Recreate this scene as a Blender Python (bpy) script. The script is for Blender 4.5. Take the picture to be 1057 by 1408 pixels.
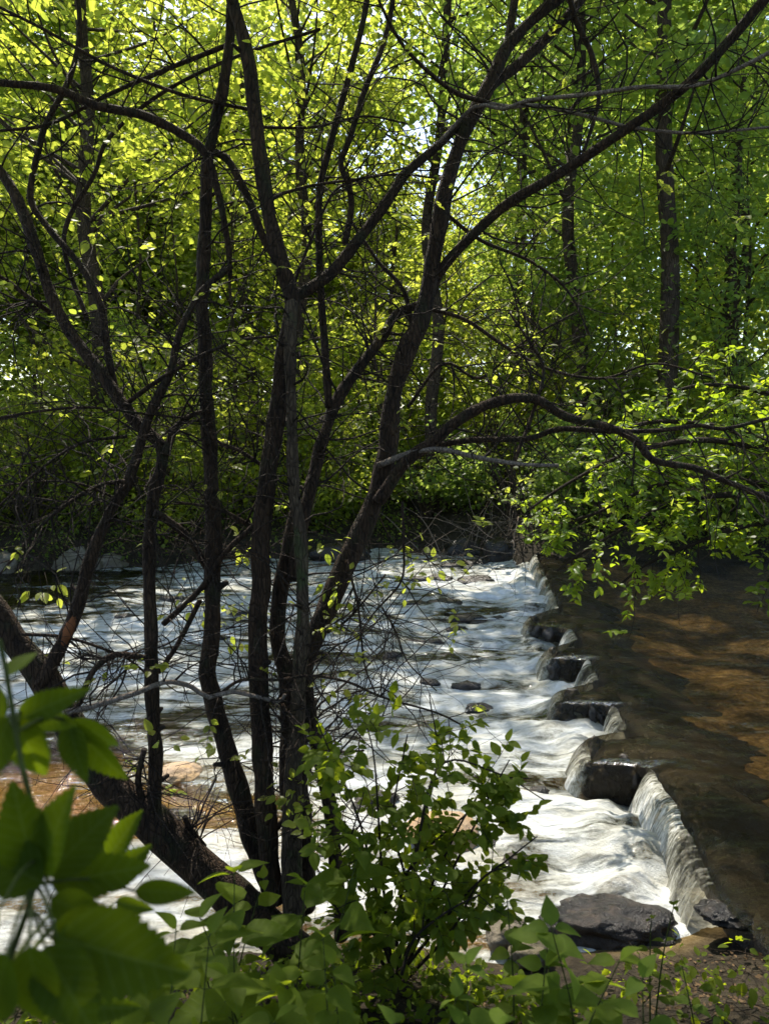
import bpy, math, random
import numpy as np
from mathutils import Vector

for o in list(bpy.data.objects):
    bpy.data.objects.remove(o, do_unlink=True)
SC = bpy.context.scene
COL = SC.collection

# ------------------------------------------------------------------ camera
F = 1064.0            # focal length in photo pixels (photo 1057 x 1408)
PITCH = math.radians(5.58)
CAM = np.array([0.0, 0.0, 3.0])
cam_d = bpy.data.cameras.new('camera')
cam_d.sensor_fit = 'VERTICAL'
cam_d.sensor_height = 36.0
cam_d.lens = F / 1408.0 * 36.0
cam_d.clip_start = 0.05
cam_d.clip_end = 1000.0
cam_d.dof.use_dof = True
cam_d.dof.focus_distance = 7.0
cam_d.dof.aperture_fstop = 3.6
cam = bpy.data.objects.new('camera', cam_d)
COL.objects.link(cam)
cam.location = CAM
cam.rotation_euler = (math.pi / 2 - PITCH, 0, 0)
SC.camera = cam

# ------------------------------------------------------------------ light
SUN_EL, SUN_AZ = math.radians(57.0), math.radians(20.0)     # azimuth to the left of straight ahead
SUN = np.array([-math.sin(SUN_AZ) * math.cos(SUN_EL), math.cos(SUN_AZ) * math.cos(SUN_EL), math.sin(SUN_EL)])
W = bpy.data.worlds.new('World')
SC.world = W
W.use_nodes = True
wn = W.node_tree.nodes
sky = wn.new('ShaderNodeTexSky')
sky.sky_type = 'NISHITA'
sky.sun_disc = False
sky.sun_elevation = SUN_EL
sky.sun_rotation = -SUN_AZ
sky.dust_density = 1.6
W.node_tree.links.new(sky.outputs[0], wn['Background'].inputs[0])
wn['Background'].inputs[1].default_value = 0.15
sun_d = bpy.data.lights.new('sun', 'SUN')
sun_d.energy = 3.9
sun_d.angle = math.radians(0.5)
sun_d.color = (1.0, 0.92, 0.80)
sun = bpy.data.objects.new('sun', sun_d)
COL.objects.link(sun)
sun.rotation_euler = Vector(-SUN).to_track_quat('-Z', 'Y').to_euler()
sun.location = SUN * 60

SC.view_settings.view_transform = 'Standard'
SC.view_settings.look = 'None'
SC.view_settings.exposure = 1.15
SC.view_settings.gamma = 1.0
SC.view_settings.use_curve_mapping = False
SC.render.engine = 'CYCLES'
cy = SC.cycles
cy.max_bounces = 8
cy.diffuse_bounces = 4
cy.glossy_bounces = 3
cy.transmission_bounces = 5
cy.transparent_max_bounces = 12
cy.caustics_reflective = False
cy.caustics_refractive = False
cy.sample_clamp_indirect = 6.0

RNG = np.random.default_rng(7)
random.seed(7)


# ------------------------------------------------------------------ pixels to points
def ray(px, py):
    u, v = (px - 528.5) / F, (704.0 - py) / F
    c, s = math.cos(PITCH), math.sin(PITCH)
    return np.array([u, c + v * s, -s + v * c])


def at(px, py, Y):
    d = ray(px, py)
    return CAM + d * (Y / d[1])


def on_z(px, py, z):
    d = ray(px, py)
    return CAM + d * ((z - CAM[2]) / d[2])


# ------------------------------------------------------------------ noise
def _hash(ix, iy, iz, seed):
    h = (ix.astype(np.int64) * 374761393 + iy.astype(np.int64) * 668265263 + iz.astype(np.int64) * 2147483647 + seed * 974711) & 0xffffffff
    h = ((h ^ (h >> 13)) * 1274126177) & 0xffffffff
    h = (h ^ (h >> 16)) & 0xffffffff
    return h / 4294967295.0


def noise3(x, y, z, seed=0):
    x, y, z = np.broadcast_arrays(np.asarray(x, float), np.asarray(y, float), np.asarray(z, float))
    ix, iy, iz = np.floor(x), np.floor(y), np.floor(z)
    fx, fy, fz = x - ix, y - iy, z - iz
    fx, fy, fz = [t * t * (3 - 2 * t) for t in (fx, fy, fz)]
    r = 0
    for a in (0, 1):
        for b in (0, 1):
            for c in (0, 1):
                w = (fx if a else 1 - fx) * (fy if b else 1 - fy) * (fz if c else 1 - fz)
                r = r + w * _hash(ix + a, iy + b, iz + c, seed)
    return r * 2 - 1


def fbm(x, y, z=0.0, seed=0, oct=4, gain=0.5):
    r, a, f = 0, 1.0, 1.0
    for k in range(oct):
        r = r + a * noise3(np.asarray(x) * f, np.asarray(y) * f, np.asarray(z) * f, seed + k * 17)
        a *= gain
        f *= 2.03
    return r


def sstep(a, b, x):
    t = np.clip((np.asarray(x, float) - a) / (b - a), 0, 1)
    return t * t * (3 - 2 * t)


# ------------------------------------------------------------------ mesh helpers
class Geo:
    """collects vertices and faces, builds ONE mesh object"""

    def __init__(self):
        self.V, self.P, self.UV, self.n = [], [], [], 0

    def add(self, V, faces, uv=None):
        V = np.asarray(V, float).reshape(-1, 3)
        self.V.append(V)
        self.UV.append(np.zeros((len(V), 2)) if uv is None else np.asarray(uv, float))
        for f in faces:
            f = np.asarray(f, int)
            if f.size:
                self.P.append(f + self.n)
        self.n += len(V)

    def mesh(self, name, origin=(0, 0, 0), smooth=True, attrs=None):
        V = np.concatenate(self.V) - np.asarray(origin, float)
        UV = np.concatenate(self.UV)
        me = bpy.data.meshes.new(name)
        loops = np.concatenate([p.ravel() for p in self.P])
        tot = np.concatenate([np.full(len(p), p.shape[1]) for p in self.P])
        start = np.concatenate([[0], np.cumsum(tot)[:-1]])
        me.vertices.add(len(V))
        me.vertices.foreach_set('co', V.astype(np.float32).ravel())
        me.loops.add(len(loops))
        me.loops.foreach_set('vertex_index', loops.astype(np.int32))
        me.polygons.add(len(tot))
        me.polygons.foreach_set('loop_start', start.astype(np.int32))
        me.polygons.foreach_set('use_smooth', np.full(len(tot), smooth))
        uvl = me.uv_layers.new(name='uv')
        uvl.data.foreach_set('uv', UV[loops].astype(np.float32).ravel())
        if attrs:
            for k, v in attrs.items():
                a = me.attributes.new(k, 'FLOAT', 'POINT')
                a.data.foreach_set('value', np.asarray(v, np.float32))
        me.update(calc_edges=True)
        me.validate()
        return me

    def build(self, name, mat, parent=None, smooth=True, attrs=None):
        org = np.array(parent_world(parent)) if parent else np.zeros(3)
        me = self.mesh(name, org, smooth, attrs)
        me.materials.append(mat)
        o = bpy.data.objects.new(name, me)
        COL.objects.link(o)
        if parent:
            o.parent = parent
        return o


def parent_world(p):
    loc = Vector(p.location)
    while p.parent:
        p = p.parent
        loc = loc + Vector(p.location)
    return loc


def tag(o, label=None, cat=None, group=None, kind=None):
    if label:
        o['label'] = label
    if cat:
        o['category'] = cat
    if group:
        o['group'] = group
    if kind:
        o['kind'] = kind
    return o


def empty(name, loc, label, cat, group=None):
    o = bpy.data.objects.new(name, None)
    COL.objects.link(o)
    o.location = loc
    o.empty_display_size = 0.2
    return tag(o, label, cat, group)


def copy_tree(o, parent=None):
    c = o.copy()
    COL.objects.link(c)
    if parent:
        c.parent = parent
    for ch in [k for k in bpy.data.objects if k.parent == o]:
        copy_tree(ch, c)
    return c


def smooth_path(pts, rad, step):
    """Catmull-Rom through the points, radius interpolated along"""
    pts = np.asarray(pts, float)
    rad = np.asarray(rad, float)
    P = np.vstack([2 * pts[0] - pts[1], pts, 2 * pts[-1] - pts[-2]])
    out, ro = [], []
    for i in range(len(pts) - 1):
        p0, p1, p2, p3 = P[i], P[i + 1], P[i + 2], P[i + 3]
        n = max(2, int(np.linalg.norm(p2 - p1) / step))
        for k in range(n):
            t = k / n
            out.append(0.5 * ((2 * p1) + (-p0 + p2) * t + (2 * p0 - 5 * p1 + 4 * p2 - p3) * t * t + (-p0 + 3 * p1 - 3 * p2 + p3) * t ** 3))
            ro.append(rad[i] * (1 - t) + rad[i + 1] * t)
    out.append(pts[-1])
    ro.append(rad[-1])
    return np.array(out), np.array(ro)


def tube(geo, pts, rad, sides=8, bump=0.0, seed=0):
    pts = np.asarray(pts, float)
    rad = np.asarray(rad, float)
    n = len(pts)
    T = np.gradient(pts, axis=0)
    T /= np.linalg.norm(T, axis=1, keepdims=True) + 1e-9
    ref = np.array([0.31, 0.9, 0.17]) if abs(T[0][1]) < 0.8 else np.array([0.9, 0.2, 0.3])
    N = np.cross(T[0], ref)
    N /= np.linalg.norm(N)
    ang = np.linspace(0, 2 * math.pi, sides, endpoint=False)
    V = np.zeros((n, sides, 3))
    uv = np.zeros((n, sides, 2))
    L = 0.0
    for i in range(n):
        N = N - T[i] * np.dot(N, T[i])
        N /= np.linalg.norm(N) + 1e-9
        B = np.cross(T[i], N)
        V[i] = pts[i] + rad[i] * (np.cos(ang)[:, None] * N + np.sin(ang)[:, None] * B)
        if i:
            L += np.linalg.norm(pts[i] - pts[i - 1])
        uv[i, :, 0] = ang / (2 * math.pi)
        uv[i, :, 1] = L
    if bump:
        C = pts[:, None, :]
        d = V - C
        s = 1.0 / max(rad.max() * 1.6, 0.01)
        nz = noise3(V[..., 0] * s, V[..., 1] * s, V[..., 2] * s * 0.6, seed) + 0.5 * noise3(V[..., 0] * s * 2.6, V[..., 1] * s * 2.6, V[..., 2] * s, seed + 3)
        V = C + d * (1 + bump * nz[..., None])
    idx = np.arange(n * sides).reshape(n, sides)
    a = idx[:-1, :]
    b = np.roll(idx, -1, axis=1)[:-1, :]
    c = np.roll(idx, -1, axis=1)[1:, :]
    d = idx[1:, :]
    q = np.stack([a, b, c, d], -1).reshape(-1, 4)
    Vf = np.vstack([V.reshape(-1, 3), pts[-1][None] + T[-1][None] * rad[-1] * 0.6, pts[0][None]])
    uvf = np.vstack([uv.reshape(-1, 2), [[0, L]], [[0, 0]]])
    tip, bas = n * sides, n * sides + 1
    last = idx[-1]
    first = idx[0]
    t = np.stack([last, np.roll(last, -1), np.full(sides, tip)], -1)
    t2 = np.stack([np.roll(first, -1), first, np.full(sides, bas)], -1)
    geo.add(Vf, [q, t, t2], uvf)


# ------------------------------------------------------------------ leaves
def tmpl_rhomb(w=0.32):
    V = np.array([(0, 0, 0), (w * .85, 0.28, 0.06), (w * .8, .68, .05), (0, 1, -0.06), (-w * .8, .68, .05), (-w * .85, .28, .06)], float)
    return V, [np.array([(0, 1, 2, 3), (0, 3, 4, 5)])]


def tmpl_leaf(w=0.3, ys=(0.0, 0.18, 0.42, 0.7, 0.88, 1.0), prof=(0.0, 0.7, 1.0, 0.72, 0.34, 0.0), fold=0.22, droop=0.18, serr=0.0):
    ys = np.array(ys)
    ws = np.array(prof) * w
    V, n = [], len(ys)
    for i, y in enumerate(ys):
        zb = -droop * y * y
        k = 1 + (serr if i % 2 else -serr) if 0 < i < n - 1 else 1
        V += [(-ws[i] * k, y + (0.02 if i % 2 else 0) * (serr > 0), zb + fold * ws[i]), (0, y, zb), (ws[i] * k, y + (0.02 if i % 2 else 0) * (serr > 0), zb + fold * ws[i])]
    q = []
    for i in range(n - 1):
        a, b = 3 * i, 3 * (i + 1)
        q += [(a, a + 1, b + 1, b), (a + 1, a + 2, b + 2, b + 1)]
    return np.array(V), [np.array(q)]


RHOMB = tmpl_rhomb(.40)
OVAL = tmpl_leaf(0.30)
HERB = tmpl_leaf(0.33, ys=(0, .14, .32, .52, .72, .88, 1), prof=(0, .72, 1, .9, .56, .22, 0), fold=.25, droop=.35)
LANCE = tmpl_leaf(0.24, ys=(0, .14, .32, .52, .72, .88, 1), prof=(0, .62, 1, .93, .62, .28, 0), fold=.25, droop=.3)
NEAR_Y = np.linspace(0, 1, 29)
NEAR_P = np.sin(np.pi * NEAR_Y ** 0.72) ** 0.85
NEAR_P[0] = NEAR_P[-1] = 0
NEAR = tmpl_leaf(0.36, ys=NEAR_Y, prof=NEAR_P, fold=.22, droop=.2, serr=.07)


def put_leaves(geo, pos, ax, nr, size, T):
    V0, faces = T
    pos, ax, nr = [np.asarray(a, float).reshape(-1, 3) for a in (pos, ax, nr)]
    size = np.broadcast_to(np.asarray(size, float), (len(pos),))
    ax = ax / (np.linalg.norm(ax, axis=1, keepdims=True) + 1e-9)
    nr = nr - ax * np.sum(nr * ax, 1, keepdims=True)
    nr = nr / (np.linalg.norm(nr, axis=1, keepdims=True) + 1e-9)
    sd = np.cross(ax, nr)
    V = pos[:, None] + size[:, None, None] * (V0[None, :, 0, None] * sd[:, None] + V0[None, :, 1, None] * ax[:, None] + V0[None, :, 2, None] * nr[:, None])
    k = len(V0)
    uv = np.tile(V0[:, :2], (len(pos), 1))
    fs = [(f[None] + (np.arange(len(pos)) * k)[:, None, None]).reshape(-1, f.shape[1]) for f in faces]
    geo.add(V.reshape(-1, 3), fs, uv)


def rand_dir(rng, n):
    v = rng.normal(size=(n, 3))
    return v / (np.linalg.norm(v, axis=1, keepdims=True) + 1e-9)


GAPS = []  # holes shaped into the foliage along sun rays to light chosen spots


def open_to_sun(p):
    keep = np.ones(len(p), bool)
    for c, r in GAPS:
        d = p - c
        t = d @ SUN
        keep &= ~((np.linalg.norm(d - t[:, None] * SUN, axis=1) < r) & (t > r * 1.2))
    return keep


def clump_leaves(geo, rng, centers, radius, per, size, T, flat=0.55, out=None):
    """leafy sprays: `per` leaves round every centre"""
    centers = np.asarray(centers, float)
    m = len(centers)
    radius = np.broadcast_to(np.asarray(radius, float), (m,))
    N = m * per
    c = np.repeat(centers, per, 0)
    r = np.repeat(radius, per)
    off = rng.normal(size=(N, 3)) * np.array([1, 1, flat]) * 0.5
    p = c + off * r[:, None]
    ax = off * np.array([1, 1, 0.4]) + rand_dir(rng, N) * 0.5 + np.array([0, 0, -0.25])
    nr = np.array([0, 0, 1.0]) + rand_dir(rng, N) * 0.75
    sz = size * rng.uniform(0.5, 1.35, N)
    k_ = open_to_sun(p)
    p, ax, nr, sz = p[k_], ax[k_], nr[k_], sz[k_]
    put_leaves(geo, p, ax, nr, sz, T)
    return p


# ------------------------------------------------------------------ materials
def new_mat(name):
    m = bpy.data.materials.new(name)
    m.use_nodes = True
    nt = m.node_tree
    nt.nodes.clear()
    out = nt.nodes.new('ShaderNodeOutputMaterial')
    return m, nt, out


def N_(nt, t, **kw):
    n = nt.nodes.new('ShaderNode' + t)
    for k, v in kw.items():
        if k in n.inputs:
            n.inputs[k].default_value = v
        else:
            setattr(n, k, v)
    return n


def ramp(nt, stops, fac, interp='LINEAR'):
    r = nt.nodes.new('ShaderNodeValToRGB')
    r.color_ramp.interpolation = interp
    e = r.color_ramp.elements
    while len(e) < len(stops):
        e.new(0.5)
    for i, (p, c) in enumerate(stops):
        e[i].position = p
        e[i].color = (*c, 1) if len(c) == 3 else c
    nt.links.new(fac, r.inputs[0])
    return r


def math_(nt, op, a, b=None, c=None, clamp=False):
    n = nt.nodes.new('ShaderNodeMath')
    n.operation = op
    n.use_clamp = clamp
    for i, v in enumerate((a, b, c)):
        if v is None:
            continue
        if isinstance(v, (int, float)):
            n.inputs[i].default_value = v
        else:
            nt.links.new(v, n.inputs[i])
    return n.outputs[0]


def mapped(nt, scale, rot=(0, 0, 0), src='pos'):
    if src == 'pos':
        g = nt.nodes.new('ShaderNodeNewGeometry').outputs['Position']
    elif src == 'obj':
        g = nt.nodes.new('ShaderNodeTexCoord').outputs['Object']
    else:
        g = nt.nodes.new('ShaderNodeTexCoord').outputs['UV']
    mp = nt.nodes.new('ShaderNodeMapping')
    mp.inputs['Scale'].default_value = scale
    mp.inputs['Rotation'].default_value = rot
    nt.links.new(g, mp.inputs[0])
    return mp.outputs[0]


def tex_noise(nt, vec, scale, detail=4, rough=0.55, dist=0.0):
    n = N_(nt, 'TexNoise', Scale=scale, Detail=detail, Roughness=rough, Distortion=dist)
    nt.links.new(vec, n.inputs['Vector'])
    return n.outputs['Fac']


def bump(nt, h, strength=0.5, dist=0.02):
    b = N_(nt, 'Bump', Strength=strength, Distance=dist)
    nt.links.new(h, b.inputs['Height'])
    return b.outputs[0]


def leaf_mat(name, c0, c1, t0, t1, fac=0.5, rough=0.45, spec=0.35, veins=False):
    m, nt, out = new_mat(name)
    L = nt.links.new
    g = nt.nodes.new('ShaderNodeNewGeometry')
    br = math_(nt, 'MULTIPLY', math_(nt, 'SUBTRACT', tex_noise(nt, mapped(nt, (1, 1, 1)), 0.9, 2), 0.5), 1.6)
    mixf = math_(nt, 'ADD', math_(nt, 'MULTIPLY', g.outputs['Random Per Island'], 0.6), math_(nt, 'ADD', br, 0.2), clamp=True)
    rr = ramp(nt, [(0, c0), (1, c1)], mixf)
    rt = ramp(nt, [(0, t0), (1, t1)], mixf)
    p = N_(nt, 'BsdfPrincipled', Roughness=rough)
    p.inputs['Specular IOR Level'].default_value = spec
    tr = nt.nodes.new('ShaderNodeBsdfTranslucent')
    mx = N_(nt, 'MixShader', Fac=fac)
    col, tcol = rr.outputs[0], rt.outputs[0]
    if veins:
        uv = nt.nodes.new('ShaderNodeTexCoord').outputs['UV']
        sx = nt.nodes.new('ShaderNodeSeparateXYZ')
        L(uv, sx.inputs[0])
        ax = math_(nt, 'ABSOLUTE', sx.outputs[0])
        rib = math_(nt, 'LESS_THAN', ax, 0.012)
        ph = math_(nt, 'SUBTRACT', sx.outputs[1], math_(nt, 'MULTIPLY', ax, 0.9))
        sv = math_(nt, 'POWER', math_(nt, 'ABSOLUTE', math_(nt, 'SINE', math_(nt, 'MULTIPLY', ph, 26.0))), 14.0)
        iv = math_(nt, 'SUBTRACT', 1.0, math_(nt, 'MULTIPLY', sv, 0.35))
        vv = math_(nt, 'MAXIMUM', rib, math_(nt, 'POWER', math_(nt, 'ABSOLUTE', math_(nt, 'COSINE', math_(nt, 'MULTIPLY', ph, 26.0))), 40.0))
        blot = tex_noise(nt, mapped(nt, (1, 1, 1)), 30, 3)
        for k in (0, 1):
            src = (col, tcol)[k]
            mc = N_(nt, 'Mix', data_type='RGBA')
            mc.inputs[7].default_value = (0.16, 0.22, 0.06, 1) if k == 0 else (0.30, 0.36, 0.08, 1)
            L(math_(nt, 'MULTIPLY', vv, 0.15), mc.inputs[0])
            hs = nt.nodes.new('ShaderNodeHueSaturation')
            L(src, hs.inputs['Color'])
            L(math_(nt, 'ADD', 0.75, math_(nt, 'MULTIPLY', blot, 0.5)), hs.inputs['Value'])
            L(hs.outputs[0], mc.inputs[6])
            if k == 0:
                col = mc.outputs[2]
            else:
                tcol = mc.outputs[2]
        bn = bump(nt, math_(nt, 'ADD', vv, blot), 0.25, 0.004)
        L(bn, p.inputs['Normal'])
    L(col, p.inputs['Base Color'])
    L(tcol, tr.inputs[0])
    L(p.outputs[0], mx.inputs[1])
    L(tr.outputs[0], mx.inputs[2])
    L(mx.outputs[0], out.inputs[0])
    return m


def bark_mat(name, dark, light, scale=1.0, rough=0.85, moss=None):
    m, nt, out = new_mat(name)
    L = nt.links.new
    v = mapped(nt, (14 * scale, 14 * scale, 4 * scale))
    n1 = tex_noise(nt, v, 1.0, 6, 0.65, 0.4)
    n2 = tex_noise(nt, mapped(nt, (1, 1, 1)), 2.2 * scale, 3)
    f = math_(nt, 'ADD', math_(nt, 'MULTIPLY', n1, 0.7), math_(nt, 'MULTIPLY', n2, 0.3))
    vo = N_(nt, 'TexVoronoi', feature='DISTANCE_TO_EDGE')
    vo.inputs['Scale'].default_value = 1.0
    L(mapped(nt, (30 * scale, 30 * scale, 7 * scale)), vo.inputs['Vector'])
    crack = ramp(nt, [(0.0, (0, 0, 0)), (0.16, (1, 1, 1))], vo.outputs['Distance'])
    f = math_(nt, 'SUBTRACT', f, math_(nt, 'MULTIPLY', math_(nt, 'SUBTRACT', 1.0, crack.outputs[0]), 0.10))
    n1 = math_(nt, 'ADD', n1, math_(nt, 'MULTIPLY', crack.outputs[0], 0.28))
    mid = tuple((a + b) / 2 for a, b in zip(dark, light))
    r = ramp(nt, [(0.3, dark), (0.52, mid), (0.68, light)], f)
    col = r.outputs[0]
    if moss:
        mk = ramp(nt, [(0.55, (0, 0, 0)), (0.68, (1, 1, 1))], tex_noise(nt, mapped(nt, (1, 1, .6)), 5 * scale, 5))
        mc = N_(nt, 'Mix', data_type='RGBA')
        L(mk.outputs[0], mc.inputs[0])
        L(col, mc.inputs[6])
        mc.inputs[7].default_value = (*moss, 1)
        col = mc.outputs[2]
    p = N_(nt, 'BsdfPrincipled', Roughness=rough)
    p.inputs['Specular IOR Level'].default_value = 0.25
    L(col, p.inputs['Base Color'])
    L(bump(nt, n1, 1.0, 0.06 / scale), p.inputs['Normal'])
    L(p.outputs[0], out.inputs[0])
    return m


def rock_mat(name, dark, light, stain, wet=0.35, scale=1.0, st=(.32, .5, .7)):
    m, nt, out = new_mat(name)
    L = nt.links.new
    v = mapped(nt, (1, 1, 1))
    n1 = tex_noise(nt, v, 7 * scale, 7, 0.65, 0.3)
    n2 = tex_noise(nt, v, 2.5 * scale, 4, 0.6, 0.5)
    n3 = tex_noise(nt, v, 45 * scale, 4, 0.7)
    r = ramp(nt, [(st[0], dark), (st[1], tuple((a + b) / 2 for a, b in zip(dark, light))), (st[2], light)], n1)
    mk = ramp(nt, [(0.48, (0, 0, 0)), (0.62, (1, 1, 1))], n2)
    mc = N_(nt, 'Mix', data_type='RGBA')
    L(mk.outputs[0], mc.inputs[0])
    L(r.outputs[0], mc.inputs[6])
    mc.inputs[7].default_value = (*stain, 1)
    p = nt.nodes.new('ShaderNodeBsdfPrincipled')
    rr = ramp(nt, [(0.35, (wet, wet, wet)), (0.65, (min(1, wet + 0.4),) * 3)], n2)
    L(rr.outputs[0], p.inputs['Roughness'])
    L(mc.outputs[2], p.inputs['Base Color'])
    h = math_(nt, 'ADD', n1, math_(nt, 'MULTIPLY', n3, 0.35))
    L(bump(nt, h, 0.8, 0.04), p.inputs['Normal'])
    L(p.outputs[0], out.inputs[0])
    return m


def simple_mat(name, col, rough=0.8):
    m, nt, out = new_mat(name)
    p = N_(nt, 'BsdfPrincipled', Roughness=rough)
    p.inputs['Specular IOR Level'].default_value = 0.08
    n = tex_noise(nt, mapped(nt, (1, 1, 1)), 30, 4)
    r = ramp(nt, [(0.3, tuple(c * 0.55 for c in col)), (0.7, tuple(min(1, c * 1.3) for c in col))], n)
    nt.links.new(r.outputs[0], p.inputs['Base Color'])
    nt.links.new(p.outputs[0], out.inputs[0])
    return m


M = {}
# far canopy, yellow green / mid green / deep green
M['leaf_y'] = leaf_mat('yellow_green_leaf', (0.055, 0.080, 0.012), (0.105, 0.13, 0.02), (0.38, 0.50, 0.05), (0.80, 0.84, 0.10), 0.6)
M['leaf_m'] = leaf_mat('green_leaf', (0.048, 0.080, 0.014), (0.09, 0.125, 0.024), (0.30, 0.47, 0.06), (0.68, 0.79, 0.11), 0.58)
M['leaf_d'] = leaf_mat('deep_green_leaf', (0.036, 0.068, 0.016), (0.07, 0.11, 0.027), (0.30, 0.46, 0.07), (0.62, 0.74, 0.13), 0.58)
M['leaf_over'] = leaf_mat('overhang_leaf', (0.050, 0.095, 0.014), (0.09, 0.14, 0.02), (0.34, 0.50, 0.02), (0.60, 0.72, 0.03), 0.55)
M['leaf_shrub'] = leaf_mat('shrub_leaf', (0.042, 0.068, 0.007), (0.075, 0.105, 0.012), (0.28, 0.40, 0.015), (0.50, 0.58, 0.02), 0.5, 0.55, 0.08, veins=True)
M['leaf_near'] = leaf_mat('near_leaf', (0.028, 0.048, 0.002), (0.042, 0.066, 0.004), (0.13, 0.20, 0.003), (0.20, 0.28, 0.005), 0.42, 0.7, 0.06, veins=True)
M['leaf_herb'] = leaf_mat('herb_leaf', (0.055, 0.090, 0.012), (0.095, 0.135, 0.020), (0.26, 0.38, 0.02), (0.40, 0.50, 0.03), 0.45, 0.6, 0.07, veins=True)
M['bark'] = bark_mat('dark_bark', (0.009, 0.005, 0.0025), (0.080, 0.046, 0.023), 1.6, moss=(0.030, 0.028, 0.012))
M['bark_pale'] = bark_mat('brown_bark', (0.026, 0.017, 0.009), (0.13, 0.092, 0.054), 1.6, moss=(0.05, 0.06, 0.02))  # naturally lighter brown bark, for one stem
M['twig'] = bark_mat('twig_bark', (0.012, 0.008, 0.005), (0.055, 0.036, 0.022), 3.0)
M['dead'] = bark_mat('dead_wood', (0.10, 0.075, 0.055), (0.32, 0.26, 0.20), 3.0)
M['far_bark'] = bark_mat('grey_bark', (0.028, 0.020, 0.013), (0.12, 0.085, 0.055), 0.7)
M['wound'] = simple_mat('bare_wood', (0.17, 0.065, 0.026), 0.9)
M['stem'] = simple_mat('green_stem', (0.05, 0.062, 0.014), 0.75)
M['rock_wet'] = rock_mat('wet_dark_rock', (0.006, 0.005, 0.004), (0.13, 0.09, 0.06), (0.026, 0.017, 0.010), 0.14, 1.7, st=(.53, .70, .84))
M['rock_tan'] = rock_mat('tan_rock', (0.20, 0.13, 0.075), (0.46, 0.33, 0.20), (0.42, 0.27, 0.12), 0.5)
M['rock_grey'] = rock_mat('grey_rock', (0.05, 0.042, 0.030), (0.22, 0.185, 0.13), (0.10, 0.085, 0.05), 0.7)
M['weir'] = rock_mat('wet_weir_stone', (0.006, 0.006, 0.006), (0.035, 0.032, 0.030), (0.030, 0.022, 0.014), 0.12)
M['litter'] = leaf_mat('dead_leaf', (0.035, 0.022, 0.012), (0.15, 0.10, 0.055), (0.05, 0.03, 0.015), (0.15, 0.10, 0.05), 0.12, 0.85, 0.1)

# ================================================================== the setting
Z_POOL, Z_LOW = 0.28, 0.0
# weir crest traced from near to far: (px, py, kind of the segment that STARTS here) fall / face / back
CREST_PX = [(985, 1225, 'fall'), (955, 1160, 'fall'), (925, 1100, 'fall'), (893, 1052, 'face'),
            (811, 1045, 'fall'), (804, 1014, 'back'), (863, 1003, 'fall'), (843, 967, 'face'),
            (779, 972, 'fall'), (769, 948, 'back'), (822, 934, 'fall'), (808, 905, 'face'),
            (763, 907, 'fall'), (752, 891, 'back'), (794, 880, 'fall'), (783, 862, 'face'),
            (731, 857, 'fall'), (728, 847, 'back'), (768, 834, 'fall'), (755, 802, 'fall'), (738, 768, 'fall')]
CREST = np.array([on_z(x, y, Z_POOL)[:2] for x, y, k in CREST_PX])
KIND = [k for x, y, k in CREST_PX]
for i in range(1, len(CREST)):                      # run strictly away from the near bank
    CREST[i, 1] = max(CREST[i, 1], CREST[i - 1, 1] + 0.06)
CREST = np.vstack([[CREST[0, 0] + 0.12, 3.6], CREST, [CREST[-1, 0] + 0.55, CREST[-1, 1] + 3.0]])
KIND = ['fall'] + KIND


def crest_x(y):
    return np.interp(y, CREST[:, 1], CREST[:, 0])


BASE_Y = [3.6] + [CREST[i, 1] for i in range(len(CREST)) if 0 < i < len(CREST) - 1 and KIND[i] == 'fall' and (KIND[i - 1] in ('back', 'fall'))] + [CREST[-1, 1]]
_sel = [i for i in range(1, len(CREST) - 1) if KIND[i] == 'fall' and KIND[i - 1] in ('back', 'fall')]
BASE_L = np.vstack([CREST[0], CREST[_sel], CREST[-1]])


def base_x(y):                                     # the line of the falls without the jutting teeth
    return np.interp(y, BASE_L[:, 1], BASE_L[:, 0])


def shore_near(x):
    return np.interp(x, [-40, -8, -4, -1, 1, 1.7, 2.1, 2.8, 3.5, 4.5, 6.4, 8.5, 12, 40], [4.0, 4.4, 4.25, 3.95, 4.0, 4.05, 4.36, 4.45, 5.4, 7.6, 10.0, 11.4, 12.0, 12.5]) + 0.18 * noise3(np.asarray(x) * 1.3, 3.1, 0, 5)


def shore_far(x):
    return np.interp(x, [-60, -20, -12, -9, -4, 0, 2, 3.4, 6, 10, 40], [14, 15, 16, 17.2, 18.6, 20.3, 19.2, 17.4, 16.4, 17, 18.5]) + 0.35 * noise3(np.asarray(x) * 0.9, 8.1, 0, 9)


def ground_z(x, y):
    x, y = np.broadcast_arrays(np.asarray(x, float), np.asarray(y, float))
    dn, df = shore_near(x) - y, y - shore_far(x)
    s = sstep(0.05, 0.55, x - base_x(y) + 0.0 * y)
    water = Z_LOW + (Z_POOL - Z_LOW) * s
    bed = -0.26 - 0.1 * sstep(0.0, 3, x * 0 + 1) + (0.36) * s
    bed = bed + 0.07 * fbm(x * 1.7, y * 1.7, 0, 11, 3)
    near = np.interp(dn, [0, 0.3, 1.4, 2.6, 3.6, 8, 60], [0.03, 0.16, 0.62, 1.12, 1.42, 1.7, 4.5])
    far = np.interp(df, [0, 0.4, 1.6, 4, 20, 90], [0.03, 0.30, 0.85, 1.35, 2.6, 7])
    depth = sstep(0, 1.1, np.minimum(-dn, -df))
    inside = water + 0.03 + (bed - water - 0.03) * depth
    rough = 0.10 * fbm(x * 1.1, y * 1.1, 0, 21, 4) + 0.02 * fbm(x * 7, y * 7, 0, 25, 3)
    land = water + np.where(dn > 0, near, far) + rough * np.clip(np.maximum(dn, df) * 2.5, 0, 1)
    return np.where((dn > 0) | (df > 0), land, inside)


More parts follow.
